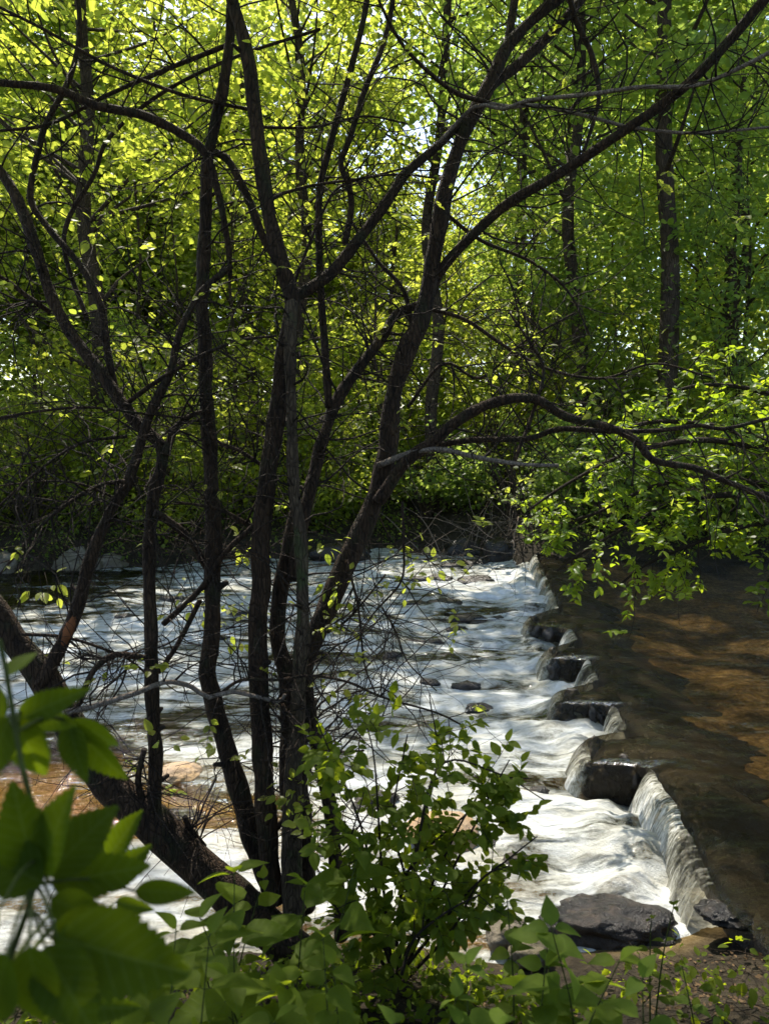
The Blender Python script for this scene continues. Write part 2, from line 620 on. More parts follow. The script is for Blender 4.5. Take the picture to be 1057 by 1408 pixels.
def grid_faces(ny, nx):
    i = np.arange(ny * nx).reshape(ny, nx)
    return np.stack([i[:-1, :-1], i[:-1, 1:], i[1:, 1:], i[1:, :-1]], -1).reshape(-1, 4)


# ---- ground: one sheet under everything
def ground_mat():
    m, nt, out = new_mat('earth')
    L = nt.links.new
    v = mapped(nt, (1, 1, 1))
    n1 = tex_noise(nt, v, 1.7, 5, 0.6)
    n2 = tex_noise(nt, v, 14, 6, 0.7)
    n3 = tex_noise(nt, v, 60, 4, 0.7)
    f = math_(nt, 'ADD', math_(nt, 'MULTIPLY', n1, .4), math_(nt, 'MULTIPLY', n2, .6))
    soil = ramp(nt, [(0.34, (0.010, 0.008, 0.005)), (0.5, (0.032, 0.025, 0.015)), (0.66, (0.078, 0.060, 0.036))], f)
    bed = ramp(nt, [(0.3, (0.15, 0.095, 0.028)), (0.5, (0.36, 0.25, 0.09)), (0.7, (0.56, 0.43, 0.21))], f)
    pool = ramp(nt, [(0.36, (0.055, 0.044, 0.022)), (0.5, (0.22, 0.155, 0.075)), (0.64, (0.50, 0.36, 0.18))], f)
    a1 = N_(nt, 'Attribute', attribute_name='bed')
    a2 = N_(nt, 'Attribute', attribute_name='pool')
    mp = N_(nt, 'Mix', data_type='RGBA')
    L(a2.outputs['Fac'], mp.inputs[0])
    L(bed.outputs[0], mp.inputs[6])
    L(pool.outputs[0], mp.inputs[7])
    mc = N_(nt, 'Mix', data_type='RGBA')
    L(a1.outputs['Fac'], mc.inputs[0])
    L(soil.outputs[0], mc.inputs[6])
    L(mp.outputs[2], mc.inputs[7])
    p = N_(nt, 'BsdfPrincipled', Roughness=0.9)
    p.inputs['Specular IOR Level'].default_value = 0.2
    L(mc.outputs[2], p.inputs['Base Color'])
    L(bump(nt, math_(nt, 'ADD', n2, math_(nt, 'MULTIPLY', n3, .5)), 0.9, 0.05), p.inputs['Normal'])
    L(p.outputs[0], out.inputs[0])
    return m


xs = np.concatenate([np.linspace(-110, -12, 50)[:-1], np.arange(-12, 9, 0.11), np.linspace(9, 110, 50)])
ys = np.concatenate([np.linspace(-60, 0, 24)[:-1], np.arange(0, 24, 0.11), np.linspace(24, 160, 60)])
X, Y = np.meshgrid(xs, ys)
Zg = ground_z(X, Y)
g = Geo()
g.add(np.stack([X, Y, Zg], -1), [grid_faces(len(ys), len(xs))])
dn, df = shore_near(X) - Y, Y - shore_far(X)
bedA = 1 - sstep(-0.75, -0.25, np.maximum(dn, df) + 0.3 * noise3(X * 2, Y * 2, 0, 3))
poolA = sstep(0.0, 0.4, X - base_x(Y))
tag(g.build('ground', ground_mat(), attrs={'bed': bedA.ravel(), 'pool': poolA.ravel()}), kind='structure')


# ---- water of the lower river
def fresnel_water(nt, tint, normal, gloss=0.06, ior=1.33):
    L = nt.links.new
    tr = N_(nt, 'BsdfTransparent')
    if isinstance(tint, tuple):
        tr.inputs[0].default_value = (*tint, 1)
    else:
        L(tint, tr.inputs[0])
    gl = N_(nt, 'BsdfGlossy', Roughness=gloss)
    fr = N_(nt, 'Fresnel', IOR=ior)
    mx = nt.nodes.new('ShaderNodeMixShader')
    L(normal, gl.inputs['Normal'])
    L(normal, fr.inputs['Normal'])
    L(fr.outputs[0], mx.inputs[0])
    L(tr.outputs[0], mx.inputs[1])
    L(gl.outputs[0], mx.inputs[2])
    return mx.outputs[0]


def river_mat():
    m, nt, out = new_mat('river_water')
    L = nt.links.new
    n1 = tex_noise(nt, mapped(nt, (0.55, 1.5, 1)), 1.25, 7, 0.58, 0.7)
    n2 = tex_noise(nt, mapped(nt, (0.8, 2.2, 1)), 4.5, 6, 0.6, 0.9)
    n3 = tex_noise(nt, mapped(nt, (1, 1.3, 1)), 26, 5, 0.7, 0.3)
    at_ = N_(nt, 'Attribute', attribute_name='foam')
    s = math_(nt, 'ADD', math_(nt, 'MULTIPLY', n1, .80), math_(nt, 'MULTIPLY', n2, .45))
    s = math_(nt, 'SUBTRACT', s, 0.125)
    s = math_(nt, 'ADD', s, math_(nt, 'SUBTRACT', at_.outputs['Fac'], 0.5))
    s = math_(nt, 'ADD', s, math_(nt, 'MULTIPLY', math_(nt, 'SUBTRACT', n3, 0.5), 0.20))
    hard = ramp(nt, [(0.43, (0, 0, 0)), (0.50, (.42, .42, .42)), (0.60, (.80, .80, .80)), (0.74, (1, 1, 1))], s)
    # silky water: foam that lets some of the greenish water through
    foamcol = ramp(nt, [(0.0, (0.30, 0.31, 0.22)), (0.5, (0.46, 0.48, 0.43)), (1.0, (0.66, 0.69, 0.69))], hard.outputs[0])
    crm = ramp(nt, [(0.45, (0, 0, 0)), (0.68, (.8, .8, .8))], tex_noise(nt, mapped(nt, (.7, 1.4, 1)), 1.6, 4, .55, .8))
    cmx = N_(nt, 'Mix', data_type='RGBA')
    L(crm.outputs[0], cmx.inputs[0])
    L(foamcol.outputs[0], cmx.inputs[6])
    cmx.inputs[7].default_value = (0.48, 0.46, 0.36, 1)
    foamcol = cmx
    df_ = nt.nodes.new('ShaderNodeBsdfPrincipled')
    df_.inputs['Roughness'].default_value = 0.55
    df_.inputs['Specular IOR Level'].default_value = 0.3
    L(foamcol.outputs[2], df_.inputs['Base Color'])
    speck = tex_noise(nt, mapped(nt, (1, 1, 1)), 90, 3, 0.8)
    soft = tex_noise(nt, mapped(nt, (0.9, 2.0, 1)), 3.0, 2.5, 0.45, 0.6)
    h = math_(nt, 'ADD', math_(nt, 'MULTIPLY', soft, 1.0), math_(nt, 'ADD', math_(nt, 'MULTIPLY', n3, .10), math_(nt, 'MULTIPLY', speck, .11)))
    L(bump(nt, h, 0.75, 0.22), df_.inputs['Normal'])
    rip = tex_noise(nt, mapped(nt, (1.2, 3.4, 1)), 3.2, 5, 0.55, 0.6)
    deep = N_(nt, 'Attribute', attribute_name='deep')
    tint = ramp(nt, [(0.0, (0.80, 0.70, 0.48)), (1.0, (0.16, 0.15, 0.085))], deep.outputs['Fac'])
    wt = fresnel_water(nt, tint.outputs[0], bump(nt, rip, 0.5, 0.12), 0.05)
    mx = nt.nodes.new('ShaderNodeMixShader')
    L(hard.outputs[0], mx.inputs[0])
    L(wt, mx.inputs[1])
    L(df_.outputs[0], mx.inputs[2])
    L(mx.outputs[0], out.inputs[0])
    return m


def blob(X, Y, px, py, rx, ry, z=0.0):
    c = on_z(px, py, z)
    return np.exp(-(((X - c[0]) / rx) ** 2 + ((Y - c[1]) / ry) ** 2))


wx = np.concatenate([np.linspace(-60, -13, 60)[:-1], np.arange(-13, 4.6, 0.045)])
wy = np.arange(3.3, 22.0, 0.055)
X, Y = np.meshgrid(wx, wy)
dist = base_x(Y) - X
amp = 0.016 + 0.075 * np.exp(-np.clip(dist, 0, 99) / 1.6) + 0.016 * sstep(7.5, 11, Y)
Zw = Z_LOW + amp * fbm(X * 1.0, Y * 2.4, 0, 31, 4) + 0.45 * amp * fbm(X * 3.2, Y * 7.0, 0, 37, 3)
Zw += 0.10 * np.exp(-((dist - 0.36) / 0.26) ** 2) * sstep(4.5, 4.95, Y) * (0.55 + 0.7 * noise3(Y * 2.2, X * 2, 0, 41) + 0.5 * noise3(Y * 7, X * 7, 0, 42)) * sstep(-0.2, 0.2, dist)
foam = 0.545 + 0.06 * sstep(-2, 1.5, X) + 0.08 * np.exp(-np.clip(dist, 0, 99) / 1.2)
foam -= 0.20 * sstep(-3.5, -7, X) * sstep(11.5, 15, Y)
foam += 0.05 * sstep(-1, -3, X) * sstep(6.5, 8, Y) * sstep(14, 11, Y)
foam -= 0.20 * blob(X, Y, 60, 1060, 1.6, 1.1) + 0.16 * blob(X, Y, 150, 1120, 0.9, 0.35) + 0.17 * blob(X, Y, 290, 1120, 0.6, 0.22)
foam -= 0.13 * blob(X, Y, 210, 985, 1.5, 0.45) + 0.05 * blob(X, Y, 260, 895, 1.8, 0.6) - 0.10 * blob(X, Y, 120, 1180, 1.2, 0.3)
foam -= 0.24 * blob(X, Y, 640, 1290, 0.55, 0.25) + 0.12 * blob(X, Y, 870, 1150, 0.45, 0.5) + 0.13 * blob(X, Y, 720, 1190, 0.3, 0.25) + 0.10 * blob(X, Y, 760, 1085, 0.7, 0.25)
foam -= 0.13 * blob(X, Y, 700, 985, 0.9, 0.35) + 0.12 * blob(X, Y, 640, 840, 2.2, 1.0) + 0.13 * blob(X, Y, 650, 775, 2.0, 1.2) + 0.08 * blob(X, Y, 560, 900, 1.6, 0.8)
foam -= 0.10 * blob(X, Y, 690, 900, 0.9, 0.5) + 0.10 * blob(X, Y, 560, 870, 1.6, .5) + 0.08 * blob(X, Y, 620, 985, .8, .25) + 0.10 * blob(X, Y, 700, 1085, .5, .18)
deep = sstep(6.3, 8.5, Y) * 0.95 + 0.5 * blob(X, Y, 720, 1190, 0.5, 0.5) + 0.55 * blob(X, Y, 860, 1150, 0.6, 0.6)
g = Geo()
fc = grid_faces(len(wy), len(wx))
keep = (dist.ravel()[fc] > -0.5).all(1)
g.add(np.stack([X, Y, Zw], -1), [fc[keep]])
tag(g.build('river_water', river_mat(), attrs={'foam': foam.ravel(), 'deep': np.clip(deep, 0, 1).ravel()}), kind='structure')


# ---- water of the pool above the weir
def pool_mat():
    m, nt, out = new_mat('pool_water')
    L = nt.links.new
    r1 = tex_noise(nt, mapped(nt, (2.2, 5.0, 1), (0, 0, 0.35)), 1.6, 6, 0.6, 0.8)
    r2 = tex_noise(nt, mapped(nt, (3, 7, 1), (0, 0, 0.3)), 5.0, 4, 0.6, 0.4)
    r3 = tex_noise(nt, mapped(nt, (3, 5, 1), (0, 0, 0.5)), 14.0, 4, 0.65, 0.6)
    h = math_(nt, 'ADD', math_(nt, 'ADD', r1, math_(nt, 'MULTIPLY', r3, .16)), math_(nt, 'MULTIPLY', r2, .4))
    wt = fresnel_water(nt, (0.92, 0.84, 0.64), bump(nt, h, 1.0, 0.26), 0.03, 1.40)
    L(wt, out.inputs[0])
    return m


py_ = np.arange(3.6, 18.4, 0.035)
ts = np.concatenate([np.linspace(0, 1.2, 22)[:-1], np.linspace(1.2, 40, 110)])
X = crest_x(py_)[:, None] + ts[None, :] - 0.015
Y = np.repeat(py_[:, None], len(ts), 1)
Zp = Z_POOL + 0.02 + 0.020 * fbm(X * 2.0, Y * 4.2, 0, 51, 5) * sstep(0, .3, ts)[None] - 0.045 * np.exp(-ts / 0.10)[None]
g = Geo()
g.add(np.stack([X, Y, Zp], -1), [grid_faces(len(py_), len(ts))])
tag(g.build('pool_water', pool_mat()), kind='structure')

# ---- the weir: wall with its jutting stone teeth
weir = empty('weir', (CREST[0, 0], CREST[0, 1], -0.4), 'long dark stone weir with a saw-tooth crest of jutting blocks that the river spills over', 'weir')
n = 420
yy = np.linspace(3.6, CREST[-1, 1], n)
bx_ = base_x(yy) + 0.03
g = Geo()
prof = [(0.06, -0.5), (0.02, 0.10), (0.05, 0.215), (0.13, 0.25), (0.42, 0.225), (0.75, 0.13), (1.25, -0.02), (1.7, -0.5)]
V = []
for k, (dx, z) in enumerate(prof):
    nz = (0.02 if k < 4 else 0.16) * fbm(yy * 2.6, k * 0.7, 0, 61, 4)
    V.append(np.stack([bx_ + dx + nz, yy, np.full(n, z) + (0.6 if k < 4 else .12) * nz], -1))
V = np.stack(V, 1)
g.add(V, [grid_faces(n, len(prof))])
g.build('wall', M['weir'], weir)


def rock_geo(geo, c, r, seed, rough=0.22, sub=4, rotz=0.0, flat=0.0, freq=1.6):
    bm_v, bm_f = ICO[sub]
    d = bm_v.copy()
    k = 1 + rough * fbm(d[:, 0] * freq + seed * 3.7, d[:, 1] * freq, d[:, 2] * freq, seed, 5, 0.52)
    k -= 0.5 * rough * np.abs(noise3(d[:, 0] * 2.4, d[:, 1] * 2.4, d[:, 2] * 2.4 + seed, seed + 5))
    p = d * k[:, None] * np.asarray(r)[None]
    ca, sa = math.cos(rotz), math.sin(rotz)
    p = np.stack([p[:, 0] * ca - p[:, 1] * sa, p[:, 0] * sa + p[:, 1] * ca, p[:, 2]], -1)
    geo.add(p + np.asarray(c)[None], [bm_f])


def _ico(sub):
    import bmesh
    bm = bmesh.new()
    bmesh.ops.create_icosphere(bm, subdivisions=sub, radius=1.0)
    v = np.array([x.co[:] for x in bm.verts])
    f = np.array([[q.index for q in x.verts] for x in bm.faces])
    bm.free()
    return v, f


ICO = {s: _ico(s) for s in (2, 3, 4, 5)}

for i in range(1, len(CREST) - 1):
    if KIND[i] != 'face':
        continue
    a, b, c, d = CREST[i], CREST[i + 1], CREST[i + 2], CREST[i + 3]     # near root, near tip, far tip, far root
    g = Geo()
    nu, nv, = 26, 26
    u = np.linspace(0, 1, nu)
    v = np.linspace(0, 1, nv)
    Uu, Vv = np.meshgrid(u, v)
    root = a[None, None] * (1 - Vv[..., None]) + d[None, None] * Vv[..., None] + np.array([0.12, 0])
    tip = b[None, None] * (1 - Vv[..., None]) + c[None, None] * Vv[..., None]
    Ue = Uu + (1 - Uu) * (0.42 * np.abs(2 * Vv - 1) ** 3.2 + 0.10 * noise3(Vv * 3 + i, Uu, 0, 66))
    P2 = tip * (1 - Ue[..., None]) + root * Ue[..., None]
    edge = np.minimum(np.minimum(Vv, 1 - Vv) * np.linalg.norm(d - a) , Uu * np.linalg.norm(a - b))
    zt = 0.262 - 0.085 * np.exp(-edge / 0.07) + 0.026 * fbm(P2[..., 0] * 5, P2[..., 1] * 5, 0, 71 + i, 4)
    top = np.concatenate([P2, zt[..., None]], -1)
    g.add(top, [grid_faces(nv, nu)])
    # the sides: rim of the top carried down, leaning out a little
    rim = np.concatenate([top[0, ::-1], top[1:, 0], top[-1, 1:]])
    cen = P2.mean((0, 1))
    lv = []
    for k, t in enumerate((0, 0.12, 0.35, 0.65, 1.0)):
        r = rim.copy()
        r[:, :2] += (r[:, :2] - cen) * (0.05 * t) + 0.034 * fbm(r[:, 0] * 5, r[:, 1] * 5, t * 2.5, 81 + i, 4)[:, None]
        r[:, 2] = rim[:, 2] * (1 - t) + (-0.45) * t
        lv.append(r)
    lv = np.stack(lv, 0)
    g.add(lv, [grid_faces(len(lv), lv.shape[1])])
    g.build('tooth_block', M['weir'], weir)
    for q in range(3):                                   # rough stones set into each tooth
        t_ = (b, (a + b) / 2, c)[q] + np.array([.05, .04 if q < 2 else -.05]) + RNG.normal(size=2) * .03
        g = Geo()
        sc_ = np.linalg.norm(a - b) * (.34, .30, .30)[q]
        rock_geo(g, (t_[0] + .04, t_[1] + .05, .07 + .03 * q % .05), (sc_, sc_ * .75, .19), 300 + 7 * i + q, .34, 4, RNG.uniform(0, 3))
        g.build('stone', M['weir'], weir)


# ---- the sheets of water falling over the crest
def fall_mat():
    m, nt, out = new_mat('falling_water')
    L = nt.links.new
    n1 = tex_noise(nt, mapped(nt, (24, 1.7, 1), src='uv'), 1.0, 6, 0.66, 0.6)
    n2 = tex_noise(nt, mapped(nt, (60, 9, 1), src='uv'), 1.0, 4, 0.7, 0.3)
    flow = N_(nt, 'Attribute', attribute_name='flow')
    s = math_(nt, 'ADD', math_(nt, 'MULTIPLY', n1, .65), math_(nt, 'MULTIPLY', n2, .35))
    s = math_(nt, 'ADD', s, math_(nt, 'SUBTRACT', flow.outputs['Fac'], 0.5))
    f = ramp(nt, [(0.40, (0, 0, 0)), (0.50, (.35, .35, .35)), (0.66, (.95, .95, .95))], s)
    col = ramp(nt, [(0.40, (0.20, 0.19, 0.13)), (0.56, (0.38, 0.38, 0.31)), (0.70, (0.66, 0.66, 0.62))], s)
    p = N_(nt, 'BsdfPrincipled', Roughness=0.35)
    L(col.outputs[0], p.inputs['Base Color'])
    nb = bump(nt, s, 0.8, 0.04)
    L(nb, p.inputs['Normal'])
    wt = fresnel_water(nt, (0.75, 0.70, 0.58), nb, 0.08)
    mx = nt.nodes.new('ShaderNodeMixShader')
    L(f.outputs[0], mx.inputs[0])
    L(wt, mx.inputs[1])
    L(p.outputs[0], mx.inputs[2])
    L(mx.outputs[0], out.inputs[0])
    return m


FALL = fall_mat()
# the crest as a dense line with the kind of each step, corners eased
line, knd = [], []
for i in range(1, len(CREST) - 1):
    a, b = CREST[i], CREST[i + 1]
    k = max(2, int(np.linalg.norm(b - a) / 0.02))
    for t in np.linspace(0, 1, k, endpoint=False):
        line.append(a + (b - a) * t)
        knd.append({'fall': 1.0, 'back': 0.9, 'face': 0.05}[KIND[i]])
line, knd = np.array(line), np.array(knd)


def ease(a, w):
    k = np.ones(w) / w
    p = np.concatenate([np.repeat(a[:1], w // 2, 0), a, np.repeat(a[-1:], w // 2, 0)])
    return np.convolve(p, k, 'valid')[:len(a)] if p.ndim == 1 else np.stack([np.convolve(p[:, j], k, 'valid')[:len(a)] for j in range(p.shape[1])], -1)


el = ease(line, 13)
el = el + 0.022 * np.stack([fbm(line[:, 0] * 4, line[:, 1] * 4, 0, 95, 3), fbm(line[:, 0] * 4, line[:, 1] * 4, 9, 96, 3)], -1)
T = np.gradient(el, axis=0)
T /= np.linalg.norm(T, axis=1, keepdims=True) + 1e-9
Nn = ease(np.stack([-T[:, 1], T[:, 0]], -1), 9)
fl = np.clip(ease(knd, 5), 0, 1)
vs = np.linspace(0, 1, 14)
s_len = np.concatenate([[0], np.cumsum(np.linalg.norm(np.diff(el, axis=0), axis=1))])
reach = 0.05 + 0.15 * fl + 0.03 * fl * noise3(s_len * 3, 0, 0, 91)
P = np.zeros((len(vs), len(el), 3))
for j, v in enumerate(vs):
    wob = 0.022 * fl * v * (noise3(s_len * 9, v * 1.5, 0, 93) + noise3(s_len * 22, v * 3.0, 0, 94))
    P[j, :, :2] = el + Nn * (reach * v ** 0.8 + wob - 0.012)[:, None]
    P[j, :, 2] = Z_POOL - 0.015 - (0.36) * v ** 1.9 * (0.9 + 0.1 * fl)
UV = np.stack(np.broadcast_arrays(s_len[None, :], vs[:, None]), -1).reshape(-1, 2)
spl = noise3(s_len * 2.3, 5.0, 0, 97) + .6 * noise3(s_len * 7, 2.0, 0, 98)
flowA = (0.12 + 0.33 * fl + 0.09 * spl)[None, :] + 0.16 * vs[:, None] * fl[None]
g = Geo()
g.add(P, [grid_faces(len(vs), len(el))], UV)
tag(g.build('falling_water', FALL, attrs={'flow': flowA.ravel()}), kind='structure')


# ================================================================== boulders
def boulder(name, px, py, z, r, seed, mat, label, cat='boulder', group=None, rough=0.24, rotz=0.0, freq=1.6, dz=0.0, sub=4):
    c = on_z(px, py, z)
    g = Geo()
    rock_geo(g, (c[0], c[1], z + dz), r, seed, rough, sub, rotz, freq=freq)
    o = g.build(name, mat)
    # move the origin to the boulder
    off = Vector((c[0], c[1], z + dz))
    o.data.transform(__import__('mathutils').Matrix.Translation(-off))
    o.location = off
    return tag(o, label, cat, group)


boulder('boulder', 842, 1275, 0.0, (0.40, 0.22, 0.15), 3, M['rock_wet'], 'long low dark wet boulder at the near foot of the weir', rough=.20, sub=5, rotz=-.1)
boulder('boulder', 608, 1150, 0.0, (0.31, 0.26, 0.16), 5, M['rock_tan'], 'smooth pinkish tan boulder in the foam behind the leafy shrub', rough=.14, sub=5)
boulder('boulder', 246, 1066, 0.0, (0.21, 0.19, 0.10), 8, M['rock_tan'], 'pale yellow tan boulder in white foam between the dark stems', rough=.12, sub=5)
boulder('boulder', 515, 1105, 0.0, (0.20, 0.16, 0.10), 12, M['rock_wet'], 'dark grey wet rock in the foam just beside the pinkish tan boulder')
boulder('boulder', 700, 1290, 0.02, (0.14, 0.13, 0.13), 14, M['rock_grey'], 'small speckled grey stone at the water edge left of the long dark boulder')
boulder('boulder', 712, 1192, -0.02, (0.13, 0.10, 0.09), 16, M['rock_wet'], 'small mottled rock awash in bright foam behind the long dark boulder')
boulder('boulder', 676, 1168, -0.02, (0.10, 0.09, 0.08), 17, M['rock_wet'], 'fist sized mottled rock awash right of the pinkish tan boulder')
boulder('boulder', 730, 1312, 0.06, (0.11, 0.10, 0.09), 18, M['rock_grey'], 'rough grey stone on the bank below the long dark boulder')
boulder('boulder', 1000, 1256, 0.2, (0.17, 0.12, 0.06), 21, M['rock_wet'], 'brown wet rock where the weir meets the near bank', rough=.3)
boulder('boulder', 108, 779, 0.05, (0.52, 0.4, 0.42), 22, M['rock_grey'], 'pale squarish boulder on the far shore at the left', rough=.3)
boulder('boulder', 152, 778, 0.0, (0.42, 0.36, 0.30), 23, M['rock_grey'], 'low rounded pale boulder beside the squarish one on the far shore', rough=.16)
boulder('boulder', -2, 782, 0.05, (0.4, 0.36, 0.40), 24, M['rock_grey'], 'pale boulder on the far shore at the left edge of the view')
boulder('boulder', 640, 758, 0.1, (0.55, 0.4, 0.4), 25, M['rock_wet'], 'dark mossy boulder on the far shore under the bare brush')
boulder('boulder', 690, 762, 0.15, (0.45, 0.4, 0.42), 26, M['rock_wet'], 'dark boulder on the far shore next to the far end of the weir')
boulder('boulder', 470, 764, 0.1, (0.7, 0.45, 0.35), 27, M['rock_wet'], 'long low dark boulder under the bank behind the leaning stem')
RAPID = [(655, 775, .42), (620, 779, .34), (603, 797, .40), (655, 800, .50), (690, 787, .3), (570, 832, .3), (612, 832, .4), (640, 854, .42), (662, 858, .26), (566, 886, .26),
         (600, 884, .18), (540, 903, .18), (514, 880, .2), (700, 846, .34), (628, 866, .2), (575, 798, .3), (545, 815, .24), (690, 852, .22), (535, 911, .14), (620, 905, .26),
         (590, 940, .16), (640, 944, .22), (660, 975, .2), (520, 940, .14), (385, 800, .3), (330, 845, .25), (300, 880, .22), (236, 825, .3), (175, 850, .26), (740, 1090, .12), (700, 1075, .14), (770, 1107, .10)]
for k, (px, py, r) in enumerate(RAPID):
    rr = 0.62 * r
    boulder('river_rock', px, py, -0.025, (rr * 1.35, rr * .8, rr * .30 + .03), 100 + k, M['rock_wet'], 'low dark wet rock breaking the foam of the rapids', 'rock', 'low dark rocks breaking the rapids', sub=3, rough=.3, dz=0.0)

# ================================================================== background trees
def crown_points(rng, n, rx, ry, rz, zc, hollow=0.45):
    p = rand_dir(rng, n) * (rng.uniform(hollow ** 3, 1, n) ** (1 / 3))[:, None]
    lump = 1 + 0.35 * noise3(p[:, 0] * 1.7, p[:, 1] * 1.7, p[:, 2] * 1.7, int(rng.integers(1e6)))
    return p * lump[:, None] * np.array([rx, ry, rz]) + np.array([0, 0, zc])


def make_tree(name, loc, rng, h, tr, crown_r, crown_z0, n_clump, per, lsize, leafm, barkm, label, cat='tree', group=None, lean=(0, 0), clump_r=0.8, T=RHOMB, n_limb=26):
    root = empty(name, loc, label, cat, group)
    L = np.array(loc)
    top = np.array([lean[0], lean[1], h * 0.94])
    k = 9
    ax = np.array([top * t for t in np.linspace(0, 1, k)])
    ax[1:-1, :2] += rng.normal(size=(k - 2, 2)) * 0.018 * h * 0.5
    ax[0, 2] = -0.4
    rad = tr * (np.linspace(1, 0.12, k) ** 0.8)
    rad[0] *= 1.35
    p, r = smooth_path(ax, rad, 0.4)
    gt = Geo()
    tube(gt, p + L, r, 12, 0.08, int(rng.integers(999)))
    zc = (crown_z0 + h) / 2
    cp = crown_points(rng, n_clump, crown_r, crown_r, (h - crown_z0) / 2, zc)
    cp[:, :2] += np.interp(cp[:, 2], [0, h], [0, 1])[:, None] * np.array(lean)
    gb = gt
    for c in cp[rng.permutation(n_clump)[:n_limb]]:
        zj = max(crown_z0 * 0.7, c[2] - rng.uniform(0.3, 0.9) * np.linalg.norm(c[:2]) - 0.5)
        t = np.clip(zj / (h * .94), 0.05, 0.97)
        a = np.array([np.interp(t, np.linspace(0, 1, k), ax[:, j]) for j in range(3)])
        mid = a * 0.5 + c * 0.5 + np.array([0, 0, -0.15]) + rng.normal(size=3) * 0.15
        rr = tr * (1 - t) * 0.35 + 0.012
        pp, rp = smooth_path([a, mid, c], [rr, rr * .6, rr * .2], 0.35)
        tube(gb, pp + L, rp, 5)
    gt.build('trunk', barkm, root)
    gc = Geo()
    clump_leaves(gc, rng, cp + L, clump_r * rng.uniform(0.6, 1.25, n_clump), per, lsize, T)
    gc.build('crown', leafm, root, smooth=False)
    return root


def place_copy(src, loc, rot, s, label, group=None):
    c = copy_tree(src)
    c.location = loc
    c.rotation_euler = (0, 0, rot)
    c.scale = (s, s, s)
    c['label'] = label
    if group:
        c['group'] = group
    elif 'group' in c:
        del c['group']
    return c


for (px, py, z, r) in [(955, 838, .28, .45), (915, 868, .28, .3), (985, 905, .28, .5), (960, 945, .28, .3), (1000, 1042, .28, .32), (945, 1040, .28, .22), (1030, 985, .28, .3), (880, 985, .28, .2),
                      (705, 790, 0, .7), (660, 905, 0, .2), (560, 935, 0, .18), (640, 820, 0, .25), (1040, 870, .28, .45), (905, 930, .28, .25), (1010, 1110, .28, .25), (960, 1000, .28, .28), (1035, 930, .28, .4), (870, 905, .28, .2),
                      (760, 1180, 0, .5), (690, 1150, 0, .5), (620, 1220, 0, .5), (480, 1150, 0, .6), (300, 1080, 0, 1.0), (180, 1060, 0, 1.0), (60, 1060, 0, 1.0)]:
    GAPS.append((on_z(px, py, z), r))
for (px, py, d, r) in [(850, 650, 6.6, .35), (860, 800, 6.4, .4), (780, 690, 6.7, .35), (950, 700, 6.4, .3), (700, 485, 4.6, .25), (590, 780, 4.3, .2), (330, 840, 4.6, .3), (640, 545, 4.5, .2),
                       (600, 1385, 1.95, .16), (660, 1370, 1.9, .14), (870, 1330, 2.05, .10), (800, 1290, 2.25, .08), (180, 1165, 1.25, .13), (150, 1385, 1.1, .07), (30, 905, 1.08, .07), (950, 1390, 2.6, .12), (400, 1200, 2.8, .06), (330, 1290, 3.9, .15)]:
    GAPS.append((at(px, py, d), r))


_r = np.random.default_rng(3)
for k in range(130):
    GAPS.append((at(_r.uniform(-20, 1080), _r.uniform(500, 725), _r.uniform(18.2, 21.5)), _r.uniform(.5, 1.1)))


def gpt(x, y):
    return (x, y, float(ground_z(x, y)))


rng = np.random.default_rng(11)
# trees that lean out over the river from the far bank: each with its own crown
tA = make_tree('broadleaf_tree', gpt(-7.2, 19.4), rng, 21, .24, 4.6, 2.2, 250, 38, .205, M['leaf_y'], M['far_bark'], 'bright yellow green tree on the far bank behind the left dark stems', group='trees on the far bank')
tB = make_tree('broadleaf_tree', gpt(-2.4, 21.8), rng, 20.5, .21, 4.4, 2.6, 225, 38, .205, M['leaf_y'], M['far_bark'], 'sunny yellow green tree rising behind the tallest middle stems', group='trees on the far bank')
tC = make_tree('broadleaf_tree', gpt(4.9, 20.6), rng, 20, .20, 4.0, 2.4, 225, 40, .195, M['leaf_m'], M['far_bark'], 'mid green leafy tree on the far bank right of the weir end', group='trees on the far bank')
tD = make_tree('broadleaf_tree', gpt(1.6, 21.9), rng, 22, .2, 4.0, 9.0, 120, 34, .21, M['leaf_m'], M['far_bark'], 'high crowned tree with sky showing under its crown behind the far end of the weir', group='trees on the far bank')
# tall straight trunks with bare lower boles
tE = make_tree('tall_tree', gpt(6.6, 18.9), rng, 25, .26, 4.2, 9.2, 120, 75, .22, M['leaf_d'], M['far_bark'], 'tall tree with a thick bare grey trunk standing at the right', group='tall straight trunked trees', clump_r=1.2)
place_copy(tE, gpt(5.0, 28.0), 1.9, .98, 'tall tree with a slim grey trunk rising behind the fork of the leaning stem', 'tall straight trunked trees')
place_copy(tE, gpt(7.1, 31.5), 3.4, .95, 'tall grey trunked tree just right of the slim grey trunk behind the fork', 'tall straight trunked trees')
place_copy(tE, gpt(13.2, 31.0), 4.4, 1.0, 'tall trunked tree rising at the upper right behind the thick bare grey trunk', 'tall straight trunked trees')
place_copy(tA, gpt(-12.5, 18.0), 2.2, .95, 'bright leafy tree at the left edge of the far bank', 'trees on the far bank')
place_copy(tB, gpt(-11.5, 31.0), 4.0, 1.05, 'sunlit tree standing well behind the two leftmost far bank trees', 'trees on the far bank')
place_copy(tA, gpt(-5.6, 32.0), 5.0, 1.0, 'sunlit tree standing well back between the left and middle far bank trees', 'trees on the far bank')
place_copy(tC, gpt(10.9, 18.8), 2.0, 1.0, 'mid green tree at the right edge beyond the brown pool', 'trees on the far bank')
place_copy(tB, gpt(0.4, 30.0), 2.5, .62, 'light crowned tree standing well back behind the middle of the rapids', 'trees on the far bank')
place_copy(tC, gpt(11.5, 26.0), 1.2, 1.0, 'green tree standing back to the right of the thick bare grey trunk', 'trees on the far bank')
